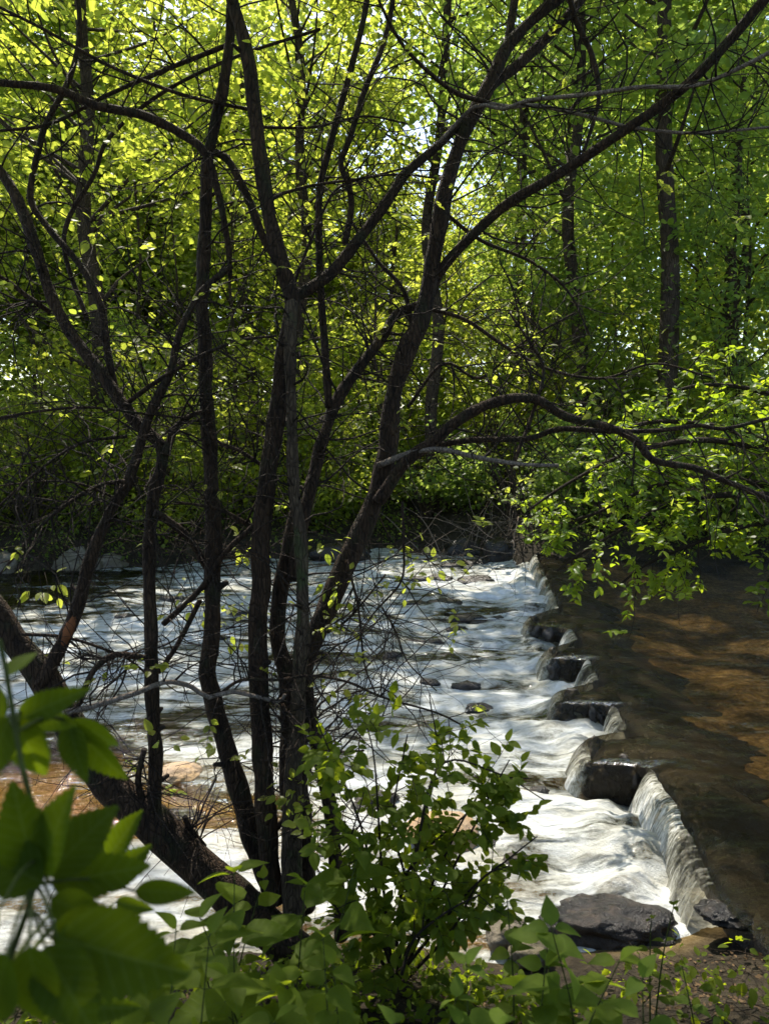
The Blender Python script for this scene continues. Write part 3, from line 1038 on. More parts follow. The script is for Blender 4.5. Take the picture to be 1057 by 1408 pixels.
place_copy(tC, gpt(4.2, 22.4), 3.9, .45, 'half grown green tree just behind the far end of the weir', 'trees on the far bank')
tF = make_tree('broadleaf_tree', gpt(-15, 38), rng, 17, .26, 5.2, 2.5, 120, 90, .30, M['leaf_y'], M['far_bark'], 'tree deep in the sunlit wood beyond the far bank', group='trees deep in the wood', clump_r=1.5)
tG = make_tree('broadleaf_tree', gpt(8, 38), rng, 20, .26, 5.2, 2.5, 120, 90, .30, M['leaf_m'], M['far_bark'], 'tree deep in the sunlit wood beyond the far bank', group='trees deep in the wood', clump_r=1.5)
for i, (x, y, s) in enumerate([(-23, 36, 1.0), (-8, 41, .95), (-1, 41, .8), (4, 45, .8), (15, 38, 1.1), (22, 34, 1.1), (-17, 44, 1.2), (-27, 40, 1.2), (-9, 49, 1.1), (10, 52, 1.1), (20, 48, 1.25), (30, 42, 1.2), (0, 56, .95), (-20, 58, 1.3), (-11, 38, 1.4), (-4.5, 42, 1.4), (-17, 33, 1.25), (-25, 46, 1.5)]):
    place_copy((tF, tG)[(i % 3) == 1 or x > 6], gpt(x, y), i * 1.7, s, 'tree deep in the sunlit wood beyond the far bank', 'trees deep in the wood')


# ---- young trees filling the far bank
rng = np.random.default_rng(19)
yA = make_tree('young_tree', gpt(-9.2, 20.6), rng, 9, .07, 2.1, .5, 115, 70, .145, M['leaf_y'], M['far_bark'], 'young tree thick with sunny leaves low behind the pale boulders', group='young trees of the far bank', clump_r=.8)
yB = make_tree('young_tree', gpt(-.2, 23.0), rng, 9, .07, 2.2, .5, 115, 70, .15, M['leaf_m'], M['far_bark'], 'young green tree behind the widest dark stem', group='young trees of the far bank', clump_r=.8)
yC = make_tree('young_tree', gpt(8.6, 19.6), rng, 9, .08, 2.3, .5, 115, 72, .15, M['leaf_d'], M['far_bark'], 'young dark green tree behind the overhanging shrub', group='young trees of the far bank', clump_r=.85)
for i, (src, x, y, s, lab) in enumerate([
        (yA, -11.8, 19.8, 1.1, 'young sunlit tree at the far left of the far bank'),
        (yB, -6.0, 22.6, 1.0, 'young green tree behind the left stems of the leaning tree'),
        (yA, -4.3, 22.4, 1.15, 'young sunlit tree between the leaning tree and the middle clump'),
        (yA, 1.9, 25.0, .95, 'young sunlit tree glowing beneath the sky gap'),
        (yB, 3.9, 25.2, 1.0, 'young green tree behind the long rising branch'),
        (yC, 6.0, 23.6, 1.0, 'young dark green tree left of the thick bare grey trunk'),
        (yB, 10.2, 22.6, 1.1, 'young green tree right of the thick bare grey trunk'),
        (yA, 12.6, 21.8, 1.15, 'young sunlit tree at the right edge of the wood'),
        (yB, -14.4, 22.8, 1.2, 'young green tree behind the young trees of the far left'),
        (yA, -7.8, 25.2, 1.3, 'tall young sunlit tree well back at the left'),
        (yA, 7.9, 27.4, 1.2, 'young sunlit tree shining behind the thick bare grey trunk'),
        (yC, 4.6, 20.8, .72, 'low dark young tree right behind the weir end')]):
    place_copy(src, gpt(x, y), 1.3 * i, s, lab, 'young trees of the far bank')


# ---- shrubs along the far shore
def make_shrub(name, loc, rng, h, r, n_clump, per, lsize, leafm, label, group=None, T=RHOMB, z0=0.1):
    root = empty(name, loc, label, 'shrub', group)
    L = np.array(loc)
    cp = rand_dir(rng, n_clump) * (rng.uniform(0.1, 1, n_clump) ** (1 / 2.4))[:, None] * np.array([r, r, h / 2]) + np.array([0, 0, h / 2 + z0])
    gs = Geo()
    for c in cp[:20]:
        a = np.append(rng.normal(size=2) * 0.15, -0.2)
        m_ = a * .5 + c * .5 + np.array([0, 0, .25])
        pp, rp = smooth_path([a, m_, c], [.03, .02, .006], .25)
        tube(gs, pp + L, rp, 5)
    gs.build('stems', M['far_bark'], root)
    gl = Geo()
    clump_leaves(gl, rng, cp + L, 0.62, per, lsize, T)
    gl.build('foliage', leafm, root, smooth=False)
    return root


sA = make_shrub('leafy_shrub', gpt(-5.6, 18.7), rng, 3.6, 1.7, 80, 75, .115, M['leaf_y'], 'bright sunlit shrub on the far shore behind the leftmost stems', 'shrubs along the far shore')
sB = make_shrub('leafy_shrub', gpt(-1.7, 20.6), rng, 3.4, 1.8, 80, 75, .12, M['leaf_y'], 'green shrub on the far shore behind the middle clump of stems', 'shrubs along the far shore')
sC = make_shrub('leafy_shrub', gpt(1.2, 21.4), rng, 3.2, 1.7, 80, 70, .125, M['leaf_d'], 'shady dark green shrub on the far shore behind the bare brush', 'shrubs along the far shore')
for src, x, y, rot, s, lab in [
        (sA, -8.6, 18.6, 1.1, 1.15, 'tall bright shrub at the left of the far shore above the pale boulders'),
        (sB, -10.6, 17.6, 2.1, .9, 'green shrub low on the far shore at the left edge of the view'),
        (sA, -3.6, 20.6, 2.9, 1.2, 'sunlit shrub on the far shore between the left stems and the middle clump'),
        (sB, -6.8, 20.6, 4.4, 1.4, 'tall green shrub behind the pale boulders of the far shore'),
        (sC, 3.4, 19.6, .7, .95, 'dark green shrub at the far end of the weir'),
        (sC, 5.2, 17.9, 2.7, 1.05, 'dark shrub on the pool shore behind the overhanging bright leaves'),
        (sB, 7.4, 17.4, 1.0, 1.2, 'green shrub on the pool shore at the right behind the overhanging leaves'),
        (sC, 9.4, 17.6, 3.6, 1.3, 'dark green shrub at the right edge of the pool shore'),
        (sA, .0, 23.4, 3.3, 1.5, 'sunlit tall shrub standing back of the middle far shore'),
        (sA, 3.2, 23.6, .4, 1.3, 'yellow green shrub glowing behind the dark shrub at the weir end'),
        (sA, 5.9, 20.8, 5.3, 1.35, 'bright yellow green shrub behind the pool shore'),
        (sB, 9.3, 20.6, 1.8, 1.6, 'big green shrub behind the right part of the pool shore'),
        (sA, -12.6, 20.0, 5.6, 1.5, 'large bright shrub at the far left behind the far shore')]:
    place_copy(src, gpt(x, y), rot, s, lab, 'shrubs along the far shore')

# a wall of undergrowth deep in the wood: uncountable
g = Geo()
rr = np.random.default_rng(5)
nC = 2300
cx = rr.uniform(-42, 42, nC)
cyy = rr.uniform(27, 64, nC)
cz = ground_z(cx, cyy) + rr.uniform(0, 1, nC) ** 1.2 * 8.5
clump_leaves(g, rr, np.stack([cx, cyy, cz], -1), 1.7, 50, .29, RHOMB)
tag(g.build('undergrowth', M['leaf_y'], smooth=False), 'green undergrowth filling the floor of the wood', 'undergrowth', kind='stuff')

# ================================================================== the dark stems in front
def trace(pts, w0, w1, d0, d1, ext=0.0, step=0.045, wm=None, slim=0.84):
    """a branch seen in the photo, given its own distance; widths in photo pixels"""
    pts = np.asarray(pts, float)
    n = len(pts)
    s = np.concatenate([[0], np.cumsum(np.hypot(*np.diff(pts, axis=0).T))])
    s = s / s[-1]
    d = d0 + (d1 - d0) * s
    P = np.array([at(x, y, dd) for (x, y), dd in zip(pts, d)])
    w = np.interp(s, [0, 1] if wm is None else [0, .5, 1], [w0, w1] if wm is None else [w0, wm, w1])
    R = w * 0.5 * slim * d / F
    if ext:
        dr = P[-1] - P[-2]
        dr /= np.linalg.norm(dr)
        for k in (1, 2, 3):
            P = np.vstack([P, P[-1] + (dr + RNG.normal(size=3) * 0.10 + np.array([0, 0, .12])) * ext / 3])
            R = np.append(R, R[-1] * 0.72)
    return smooth_path(P, R, step)


def grow(rng, p0, d0, length, r0, kink=0.22, droop=-0.03, seg=0.09):
    n = max(3, int(length / seg))
    P = [np.asarray(p0, float)]
    d = np.asarray(d0, float)
    for k in range(n):
        d = d + rng.normal(size=3) * kink + np.array([0, 0, droop])
        d /= np.linalg.norm(d)
        P.append(P[-1] + d * length / n)
    return np.array(P), np.linspace(r0, max(0.0012, r0 * 0.22), n + 1)


def side_dir(rng, t):
    v = rng.normal(size=3) * np.array([1, .8, 1])
    v -= t * np.dot(v, t)
    v /= np.linalg.norm(v) + 1e-9
    return v * 0.85 + t * 0.45


def twigs_on(rng, path, n, lmin, lmax, r0, geo, tips, sub=4, smin=0.15, droop=-0.02):
    P, R = path
    for k in range(n):
        i = int(np.clip(rng.uniform(smin, 1) * (len(P) - 2), 1, len(P) - 2))
        t = P[i + 1] - P[i - 1]
        t /= np.linalg.norm(t) + 1e-9
        l = rng.uniform(lmin, lmax)
        q, rq = grow(rng, P[i], side_dir(rng, t), l, min(R[i] * .6, r0 * rng.uniform(.6, 1.3)), droop=droop)
        tube(geo, q, rq, 4)
        tips.append((q[-1], q[-1] - q[-2]))
        for s in range(rng.integers(1, sub + 1)):
            j = int(rng.integers(1, len(q) - 1))
            tt = q[j + 1] - q[j - 1]
            tt /= np.linalg.norm(tt)
            q2, r2 = grow(rng, q[j], side_dir(rng, tt), l * rng.uniform(.2, .6), rq[j] * .6, 0.3, droop)
            tube(geo, q2, r2, 3)
            tips.append((q2[-1], q2[-1] - q2[-2]))


def stubs_on(rng, path, n, geo):
    P, R_ = path
    for k in range(n):
        i = int(rng.integers(2, len(P) - 2))
        t = P[i + 1] - P[i - 1]
        d = side_dir(rng, t / (np.linalg.norm(t) + 1e-9))
        l = R_[i] * rng.uniform(1.2, 2.6)
        r = R_[i] * rng.uniform(.22, .42)
        tube(geo, [P[i], P[i] + d * l * .6, P[i] + d * l + rng.normal(size=3) * .004], [r * 1.5, r, r * .8], 7, .2, int(rng.integers(999)))


def sprig(rng, geo, c, n, spread, size, T=OVAL):
    c = np.asarray(c, float)
    off = rng.normal(size=(n, 3)) * spread * np.array([1, .8, .6])
    ax = off / spread + rand_dir(rng, n) * .5 + np.array([0, 0, -.3])
    nr = np.array([0, -.35, 1.0]) + rand_dir(rng, n) * .6
    put_leaves(geo, c + off, ax, nr, size * rng.uniform(.6, 1.2, n), T)


def shoot(rng, geo, c, dd, n, length, size, T=OVAL):
    c = np.asarray(c, float)
    dd = np.asarray(dd, float) / (np.linalg.norm(dd) + 1e-9)
    u = np.sort(rng.uniform(0, 1, n)) ** 0.8
    sd = np.cross(dd, [0, 0, 1.0])
    sd /= np.linalg.norm(sd) + 1e-9
    sg = np.where(np.arange(n) % 2, 1, -1)[:, None]
    ax = sg * sd[None] * .9 + dd[None] * .6 + rng.normal(size=(n, 3)) * .28
    put_leaves(geo, c[None] - dd[None] * length * u[:, None], ax, np.array([0, -.25, 1]) + rng.normal(size=(n, 3)) * .42, size * rng.uniform(.55, 1.3, n), T)


rng = np.random.default_rng(23)
BASE = at(398, 1285, 4.15)
BASE[2] = float(ground_z(BASE[0], BASE[1])) - 0.05

# --- tree one: thick leaning trunk with stems rising from it, at the left
left_tree = empty('leaning_tree', BASE, 'dark tree whose thick trunk leans left over the water, slender stems rising from it', 'tree')
LT = {}
LT['trunk'] = trace([(415, 1318), (335, 1246), (270, 1190), (210, 1132), (150, 1077), (102, 1005), (62, 935), (22, 885), (-6, 838), (-60, 770)], 70, 30, 4.1, 3.9, 0.4, wm=62)
LS = [   # stems
    ([(216, 1145), (212, 1110), (214, 1038), (209, 940), (206, 770), (210, 690), (222, 640), (220, 612), (192, 585), (165, 550), (130, 500), (103, 466), (75, 416), (50, 346), (30, 286), (0, 235), (-50, 190)], 24, 17, 4.0, 4.4, 2.0),
    ([(55, 942), (80, 896), (108, 831), (120, 781), (150, 706), (175, 666), (195, 605), (206, 570), (235, 510), (244, 468), (273, 406), (318, 366)], 25, 9, 3.9, 4.3, 0),
]
LB = [   # branches
    ([(160, 547), (146, 470), (140, 426), (115, 371), (65, 311), (42, 270), (55, 200), (66, 165), (95, 110), (110, 40), (100, -60)], 13, 7, 4.3, 4.6, 1.2),
    ([(172, 557), (215, 525), (275, 490), (330, 468), (380, 462)], 9, 4, 4.25, 4.0, 0),
    ([(228, 625), (236, 600), (246, 583), (268, 569), (290, 565)], 15, 6, 4.15, 4.3, 0),
    ([(213, 705), (225, 712), (260, 740), (285, 782), (300, 800)], 14, 11, 4.1, 4.4, 0),
    ([(205, 905), (160, 900), (135, 915), (122, 935), (105, 975), (85, 1000)], 11, 9, 4.0, 3.75, 0),
    ([(30, 872), (90, 876), (145, 893), (175, 905), (200, 925)], 6, 4, 3.9, 4.1, 0),
    ([(75, 982), (125, 972), (190, 952), (225, 938), (250, 940), (265, 945), (288, 959), (320, 951), (380, 964), (392, 955)], 11, 7, 3.7, 4.0, 0),
    ([(199, 1030), (193, 1055), (190, 1075), (200, 1110)], 10, 12, 3.95, 4.0, 0),
    ([(70, 430), (35, 405), (0, 380), (-50, 360)], 9, 5, 4.4, 4.2, 0),
    ([(258, 575), (190, 568), (120, 560), (50, 566), (0, 575)], 4, 5, 4.2, 3.8, 0),
    ([(175, 600), (110, 610), (50, 650), (0, 695)], 6, 4, 4.1, 3.7, 0),
    ([(190, 660), (130, 670), (60, 720), (0, 790)], 8, 4, 4.1, 3.7, 0),
    ([(170, 690), (110, 665), (60, 662), (0, 668)], 5, 3, 4.1, 3.9, 0),
    ([(120, 440), (90, 350), (95, 300), (130, 240), (150, 190), (220, 130), (320, 80), (440, 40)], 8, 5, 4.4, 4.9, 0),
    ([(280, 1165), (262, 1140), (254, 1123)], 13, 9, 4.1, 4.05, 0),
]
pts_ = {}
g = Geo()
tube(g, *LT['trunk'], 16, 0.10, 3)
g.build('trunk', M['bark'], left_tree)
tw, tips = Geo(), []
paths = [LT['trunk']]
for k, (pp, a, b, d0, d1, e) in enumerate(LS):
    P_ = trace(pp, a, b, d0, d1, e)
    g = Geo()
    tube(g, *P_, 16, 0.2, 30 + k)
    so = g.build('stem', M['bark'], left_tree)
    stubs_on(rng, P_, 9, tw)
    twigs_on(rng, P_, 36, .3, 1.3, .006, tw, tips)
    if k == 1:                                    # the bare reddish scar
        i0 = [int(np.argmin([np.linalg.norm(q - at(x, y, 3.95)) for q in P_[0]])) for x, y in ((86, 893), (107, 838))]
        a0, b0 = sorted(i0)
        q = P_[0][a0:b0 + 1] + np.array([0.012, -0.017, 0.004])
        w_ = np.sin(np.linspace(0.25, math.pi - .25, len(q)))
        g = Geo()
        tube(g, q, P_[1][a0:b0 + 1] * .80 * w_, 8, .2, 5)
        sc = g.build('scar', M['wound'], left_tree)
        sc['label'] = 'bare reddish wood where the bark is torn away'
for k, (pp, a, b, d0, d1, e) in enumerate(LB):
    P_ = trace(pp, a, b, d0, d1, e)
    g = Geo()
    tube(g, *P_, 8, 0.10, 60 + k)
    g.build('branch', M['dead'] if k in (6,) else M['bark'], left_tree)
    twigs_on(rng, P_, 20, .2, .9, .005, tw, tips, smin=.05)
tag(tw.build('twigs', M['twig'], left_tree), kind='stuff')
lv = Geo()
for (c, d) in tips:
    if rng.random() < 0.035:
        shoot(rng, lv, c, d, 7, .14, .048)
for (x, y, n, sp, d) in [(128, 318, 9, .07, 4.4), (60, 800, 10, .1, 4.3), (215, 1020, 5, .06, 3.9), (300, 640, 8, .1, 4.3)]:
    sprig(rng, lv, at(x, y, d), n, sp, .075)
tag(lv.build('leaves', M['leaf_y'], left_tree, smooth=False), kind='stuff')

# --- tree two: the clump of stems
clump = empty('multi_stem_tree', BASE + np.array([.02, .05, 0]), 'clump of dark stems fanning from one root by the water, the widest leaning right', 'tree')
CS = [
    ([(372, 1225), (352, 1170), (335, 1110), (315, 1040), (295, 965), (285, 925), (290, 880), (293, 800), (293, 720), (290, 640), (285, 560), (281, 470), (278, 400), (283, 300), (285, 225), (291, 195), (306, 125), (316, 50), (320, 0), (326, -90)], 34, 14, 4.15, 4.6, 2.0, 24),
    ([(378, 1240), (368, 1150), (361, 1038), (356, 940), (357, 820), (360, 720), (372, 630), (383, 560), (393, 470), (402, 415), (386, 360), (371, 300), (356, 200), (340, 75), (320, 0), (300, -90)], 36, 19, 4.1, 4.4, 2.2, 29),
    ([(404, 1260), (402, 1150), (405, 1038), (412, 940), (416, 850), (414, 750), (404, 670), (401, 570), (399, 470), (402, 415)], 40, 18, 4.05, 4.15, 0, 21),
    ([(408, 1260), (400, 1150), (398, 1040), (394, 930), (382, 880), (384, 825), (398, 745), (412, 690)], 38, 22, 4.2, 4.4, 0, 30),
    ([(415, 1250), (412, 1150), (405, 1040), (410, 960), (418, 905), (440, 858), (478, 772), (513, 692), (533, 622), (541, 545), (560, 480), (578, 440), (597, 351), (612, 261), (637, 185), (672, 118), (697, 65), (737, 22), (775, -10), (830, -80)], 46, 15, 4.2, 4.9, 2.0, 31),
    ([(470, 1290), (455, 1120), (432, 1010), (418, 930)], 26, 22, 4.2, 4.3, 0, 24),
    ([(405, 800), (412, 740), (428, 668), (447, 595), (472, 535), (521, 470), (545, 432), (575, 420)], 24, 13, 4.3, 4.7, 0, 20),
]
CB = [
    ([(400, 412), (450, 380), (480, 346), (530, 281), (557, 240), (602, 200), (640, 162)], 20, 13, 4.35, 4.75, 0),
    ([(588, 415), (607, 371), (642, 331), (697, 281), (773, 236), (848, 186), (908, 145), (953, 108), (1003, 55), (1049, 0), (1110, -70)], 16, 16, 4.7, 4.0, 1.6),
    ([(668, 128), (680, 113), (717, 85), (768, 35), (798, 0), (850, -60)], 18, 14, 4.8, 5.2, 1.8),
    ([(697, 65), (704, 20), (707, 0), (712, -70)], 14, 12, 4.85, 5.1, 1.6),
    ([(520, 690), (557, 635), (592, 610), (627, 580), (677, 554), (733, 548), (778, 573), (838, 588), (873, 605), (898, 633), (953, 643), (993, 660), (1057, 687), (1110, 720)], 22, 7, 4.4, 4.0, 0.6, 14),
    ([(575, 622), (600, 613), (652, 605), (727, 603), (767, 590), (838, 593), (903, 592), (963, 585), (993, 590), (1057, 575)], 11, 6, 4.45, 4.3, 0.4),
    ([(520, 640), (567, 622), (607, 618), (652, 628), (712, 638), (767, 640)], 11, 6, 4.4, 4.1, 0),
    ([(705, 640), (718, 605), (730, 575), (747, 510), (727, 470), (700, 430)], 7, 4, 4.2, 4.4, 0),
    ([(0, 114), (75, 122), (135, 146), (195, 158), (250, 184), (283, 212), (300, 265), (312, 325), (317, 382)], 11, 8, 4.2, 4.4, 0, 15),
    ([(288, 208), (312, 218), (340, 270), (360, 322), (380, 357), (398, 392)], 12, 15, 4.5, 4.35, 0),
    ([(452, 560), (446, 470), (440, 380), (439, 270), (451, 210), (481, 100), (501, 20), (515, -70)], 14, 9, 4.5, 4.9, 1.5),
    ([(474, 335), (483, 285), (478, 250), (468, 225), (481, 190), (501, 125), (530, 50), (545, -40)], 11, 8, 4.5, 4.9, 1.5),
    ([(600, 200), (652, 147), (692, 150), (727, 138), (808, 130), (878, 120), (953, 118), (1013, 95), (1080, 60)], 6, 7, 4.6, 4.0, 0),
    ([(660, 140), (700, 147), (737, 145), (808, 160), (868, 175), (953, 183), (1057, 175)], 7, 4, 4.6, 4.1, 0),
    ([(668, 140), (622, 125), (560, 70), (525, 10), (505, -40)], 8, 4, 4.5, 4.2, 0),
    ([(780, -20), (790, 25), (813, 75), (823, 125), (817, 162), (800, 215)], 10, 6, 5.0, 4.7, 0),
    ([(225, 858), (275, 811), (310, 760), (350, 722)], 10, 9, 4.3, 4.2, 0),
    ([(218, 925), (245, 885), (275, 826)], 8, 9, 4.3, 4.35, 0),
    ([(389, 968), (405, 999), (437, 1025), (466, 1034), (500, 1032)], 5, 4, 4.0, 3.7, 0),
    ([(300, 956), (332, 935), (380, 935), (428, 929), (479, 938), (524, 958), (600, 980), (640, 1000)], 6, 3, 4.1, 3.5, 0),
    ([(553, 690), (555, 750), (552, 798), (523, 833), (500, 862), (488, 905)], 5, 2.5, 4.3, 4.1, 0),
    ([(476, 770), (492, 833), (501, 913), (517, 955)], 5, 2.5, 4.3, 4.1, 0),
    ([(525, 835), (545, 870), (560, 910), (600, 950)], 3.5, 2, 4.15, 4.0, 0),
    ([(560, 560), (610, 500), (660, 520), (720, 470), (790, 430)], 6, 3, 4.7, 4.5, 0),
    ([(590, 425), (640, 440), (700, 480), (760, 510), (830, 520), (900, 500), (980, 520)], 7, 3, 4.75, 4.5, 0),
    ([(608, 290), (660, 330), (730, 360), (780, 400), (810, 460)], 7, 3, 4.8, 4.7, 0),
    ([(570, 470), (555, 400), (520, 360), (480, 300)], 9, 5, 4.7, 4.9, 0),
    ([(400, 400), (440, 300), (470, 255), (540, 240), (600, 245)], 6, 3, 4.4, 4.6, 0),
    ([(360, 175), (430, 175), (500, 160), (560, 170)], 5, 3, 4.45, 4.6, 0),
    ([(375, 270), (430, 255), (500, 245), (560, 230)], 6, 3, 4.4, 4.6, 0),
    ([(318, 60), (230, 95), (150, 130), (70, 170), (0, 180)], 8, 5, 4.6, 4.2, 0),
    ([(340, 150), (250, 130), (150, 90), (60, 40), (0, 10)], 6, 5, 4.5, 4.1, 0),
    ([(450, 870), (480, 850), (530, 790)], 5, 3, 4.3, 4.4, 0),
    ([(348, 725), (300, 700), (240, 690)], 8, 4, 4.3, 4.0, 0),
    ([(360, 640), (330, 620), (290, 600), (250, 540)], 7, 4, 4.3, 4.1, 0),
]
tw, tips = Geo(), []
for k, row in enumerate(CS):
    pp, a, b, d0, d1, e = row[:6]
    P_ = trace(pp, a, b, d0, d1, e, wm=row[6])
    g = Geo()
    tube(g, *P_, 16, 0.2, 130 + k)
    o = g.build('stem', M['bark_pale'] if k == 2 else M['bark'], clump)
    if k == 2:
        o['label'] = 'paler brown stem with smoother bark'
    stubs_on(rng, P_, 9, tw)
    twigs_on(rng, P_, 36, .3, 1.4, .006, tw, tips, smin=.3)
for k, row in enumerate(CB):
    pp, a, b, d0, d1, e = row[:6]
    P_ = trace(pp, a, b, d0, d1, e, wm=row[6] if len(row) > 6 else None)
    g = Geo()
    tube(g, *P_, 8, 0.10, 160 + k)
    lit = k in (6, 12, 13)  # dead wood; its pale colour also stands for sun on the branch
    o = g.build('branch', M['dead'] if lit else M['bark'], clump)
    if lit:
        o['label'] = 'bare grey dead branch'
    long = np.linalg.norm(P_[0][-1] - P_[0][0])
    twigs_on(rng, P_, int(8 + 9 * long), .2, 1.0, .005, tw, tips, smin=.05, droop=-.05 if k in (4, 5) else -.02)
tag(tw.build('twigs', M['twig'], clump), kind='stuff')
lv = Geo()
for (c, d) in tips:
    if rng.random() < 0.035:
        shoot(rng, lv, c, d, 7, .14, .048)
for (x, y, n, sp, d) in [(700, 485, 22, .11, 4.6), (650, 540, 10, .07, 4.5), (590, 780, 20, .10, 4.3), (560, 800, 10, .06, 4.3), (465, 805, 16, .09, 4.3), (455, 850, 10, .07, 4.3),
                         (330, 830, 16, .14, 4.6), (320, 870, 12, .1, 4.6), (265, 830, 10, .1, 4.6), (445, 750, 8, .06, 4.3), (860, 555, 10, .08, 4.1), (450, 940, 6, .05, 4.2), (640, 440, 14, .1, 4.8), (350, 750, 10, .08, 4.4), (730, 300, 10, .1, 4.7), (410, 1080, 16, .07, 3.9), (400, 1110, 10, .06, 3.9)]:
    sprig(rng, lv, at(x, y, d), int(n * 1.5), sp, .058)
tag(lv.build('leaves', M['leaf_y'], clump, smooth=False), kind='stuff')

# the crowns of both, above the frame; last cluster is unseen, added to cast dapple
for root, cen, rad_, nC in ((clump, (0.6, 4.2, 7.6), (3.4, 2.2, 1.6), 190), (left_tree, (-2.4, 3.9, 6.9), (2.0, 1.9, 1.4), 120), (clump, (1.7, 5.7, 8.5), (2.9, 1.9, 1.3), 110)):
    q = rand_dir(rng, nC) * (rng.uniform(.1, 1, nC) ** (1 / 3))[:, None] * np.array(rad_) + np.array(cen)
    gc = Geo()
    clump_leaves(gc, rng, q, .6, 60, .085, OVAL)
    gc.build('crown', M['leaf_y'], root, smooth=False)


# ================================================================== the shrub that leans in from the right bank
rng = np.random.default_rng(41)
base_r = (4.35, 6.0, float(ground_z(4.35, 6.0)))
over = empty('overhanging_shrub', base_r, 'leafy shrub leaning in from the right bank, bright leaves hanging low over the pool', 'shrub')
ob, ol = Geo(), Geo()
OVR = [([(1230, 720), (1130, 650), (1057, 620), (960, 605), (860, 625), (780, 665), (728, 700)], 6.4, 6.8),
       ([(1230, 740), (1120, 690), (1020, 680), (930, 690), (860, 725), (800, 760), (765, 785)], 6.2, 6.6),
       ([(1220, 740), (1120, 640), (1000, 590), (900, 580), (840, 600), (800, 630)], 6.6, 7.2),
       ([(1220, 760), (1130, 720), (1040, 720), (960, 745), (890, 775), (850, 805)], 6.0, 6.3),
       ([(1220, 780), (1140, 750), (1080, 760), (1055, 800)], 5.8, 5.9),
       ([(1220, 750), (1120, 690), (1010, 660), (910, 665), (820, 705), (755, 725)], 6.3, 6.9),
       ([(1240, 700), (1150, 590), (1050, 540), (960, 530), (890, 555)], 6.6, 7.4)]
for k, (pp, d0, d1) in enumerate(OVR):
    P_ = trace([(1330, 930)] + pp, 22, 4, 6.1, d1)
    tube(ob, *P_, 6, .08, k)
    tips = []
    twigs_on(rng, P_, 42, .22, .65, .005, ob, tips, smin=.3, droop=-.04)
    for (c, d) in tips:
        if rng.random() < 0.75:
            shoot(rng, ol, c, d, int(rng.integers(8, 14)), .20, .068)
ob.build('branches', M['twig'], over)
tag(ol.build('foliage', M['leaf_over'], over, smooth=False), kind='stuff')

# low growth down to the far waterline
rng = np.random.default_rng(47)
n = 900
x = rng.uniform(-13, 9.5, n)
y = shore_far(x) + rng.uniform(-.12, 2.2, n) ** 1.0
c = np.stack([x, y, ground_z(x, y) + rng.uniform(.05, .75, n)], -1)
c = c[noise3(x * .9, y * .9, 0, 77) > -.25]
for k in range(60):
    GAPS.append((at(rng.uniform(-20, 1060), rng.uniform(690, 755), rng.uniform(17.6, 20.5)), rng.uniform(.3, .6)))
g = Geo()
_keep, GAPS = GAPS, []
clump_leaves(g, rng, c, .42, 16, .085, OVAL)
GAPS = _keep
tag(g.build('bank_weeds', M['leaf_m']), 'green weeds and sprouts growing along the far waterline', 'weeds', kind='stuff')

# bare brush on the far shore
rng = np.random.default_rng(43)
g = Geo()
c0 = np.array(on_z(655, 752, .3))
for k in range(120):
    p = c0 + rng.normal(size=3) * np.array([1.1, .5, .1])
    p[2] = float(ground_z(p[0], p[1])) + rng.uniform(0, .8)
    q, r = grow(rng, p, rng.normal(size=3) * np.array([1, .5, .6]), rng.uniform(.6, 2.2), rng.uniform(.006, .018), .16, -.02, .15)
    q[:, 2] = np.maximum(q[:, 2], ground_z(q[:, 0], q[:, 1]) + .02)
    tube(g, q, r, 4)
brush = g.build('brush', M['dead'])
tag(brush, 'tangle of bare brown dead twigs on the far shore near the weir end', 'brush pile')


# ================================================================== plants on the near bank
def along(P, t):
    i = t * (len(P) - 1)
    a = int(min(i, len(P) - 2))
    return P[a] + (P[a + 1] - P[a]) * (i - a)


def make_plant(name, x, y, h, pairs, lsize, rng, label, cat='plant', lean=(0, 0), mat='leaf_herb', T=HERB, group=None, stems=1, spread=.12):
    z = float(ground_z(x, y))
    root = empty(name, (x, y, z), label, cat, group)
    gs, gl = Geo(), Geo()
    for s in range(stems):
        top = np.array([x + lean[0] + rng.normal() * spread, y + lean[1] + rng.normal() * spread, z + h * rng.uniform(.8, 1.05)])
        b = np.array([x + rng.normal() * .02, y + rng.normal() * .02, z - .03])
        m_ = (b + top) / 2 + np.array([lean[0] * -.2, lean[1] * -.2, .04]) + rng.normal(size=3) * .015
        P_, R_ = smooth_path([b, m_, top], [.004, .003, .0016], .03)
        tube(gs, P_, R_, 6)
        rot = rng.uniform(0, 6.28)
        for k in range(pairs):
            t = 0.45 + 0.54 * k / max(1, pairs - 1)
            p = along(P_, t)
            sc = lsize * (1.0 if k < pairs - 1 else .6) * rng.uniform(.75, 1.1)
            for sgn in (0, math.pi):
                an = rot + sgn + k * 1.45 + rng.normal() * .2
                ax = np.array([math.cos(an), math.sin(an), rng.uniform(.0, .35)])
                pet = p + ax * sc * .12
                tube(gs, [p, pet], [.0018, .0014], 4)
                put_leaves(gl, pet, ax, np.array([0, 0, 1.0]) + rng.normal(size=3) * .28, sc, T)
        an = rot + 1
        put_leaves(gl, along(P_, 1.0), [math.cos(an) * .5, math.sin(an) * .5, .8], [-math.cos(an), -math.sin(an), .6], lsize * .5, T)
    gs.build('stem', M['stem'], root)
    gl.build('leaves', M[mat], root, smooth=True)
    return root


def foot(px, py):
    """where the ground shows at this pixel"""
    d = ray(px, py)
    t = np.linspace(1.0, 8, 1400)
    p = CAM[None] + d[None] * t[:, None]
    h = p[:, 2] - ground_z(p[:, 0], p[:, 1])
    i = int(np.argmax(h < 0)) if (h < 0).any() else len(t) - 1
    return p[i, 0], p[i, 1]


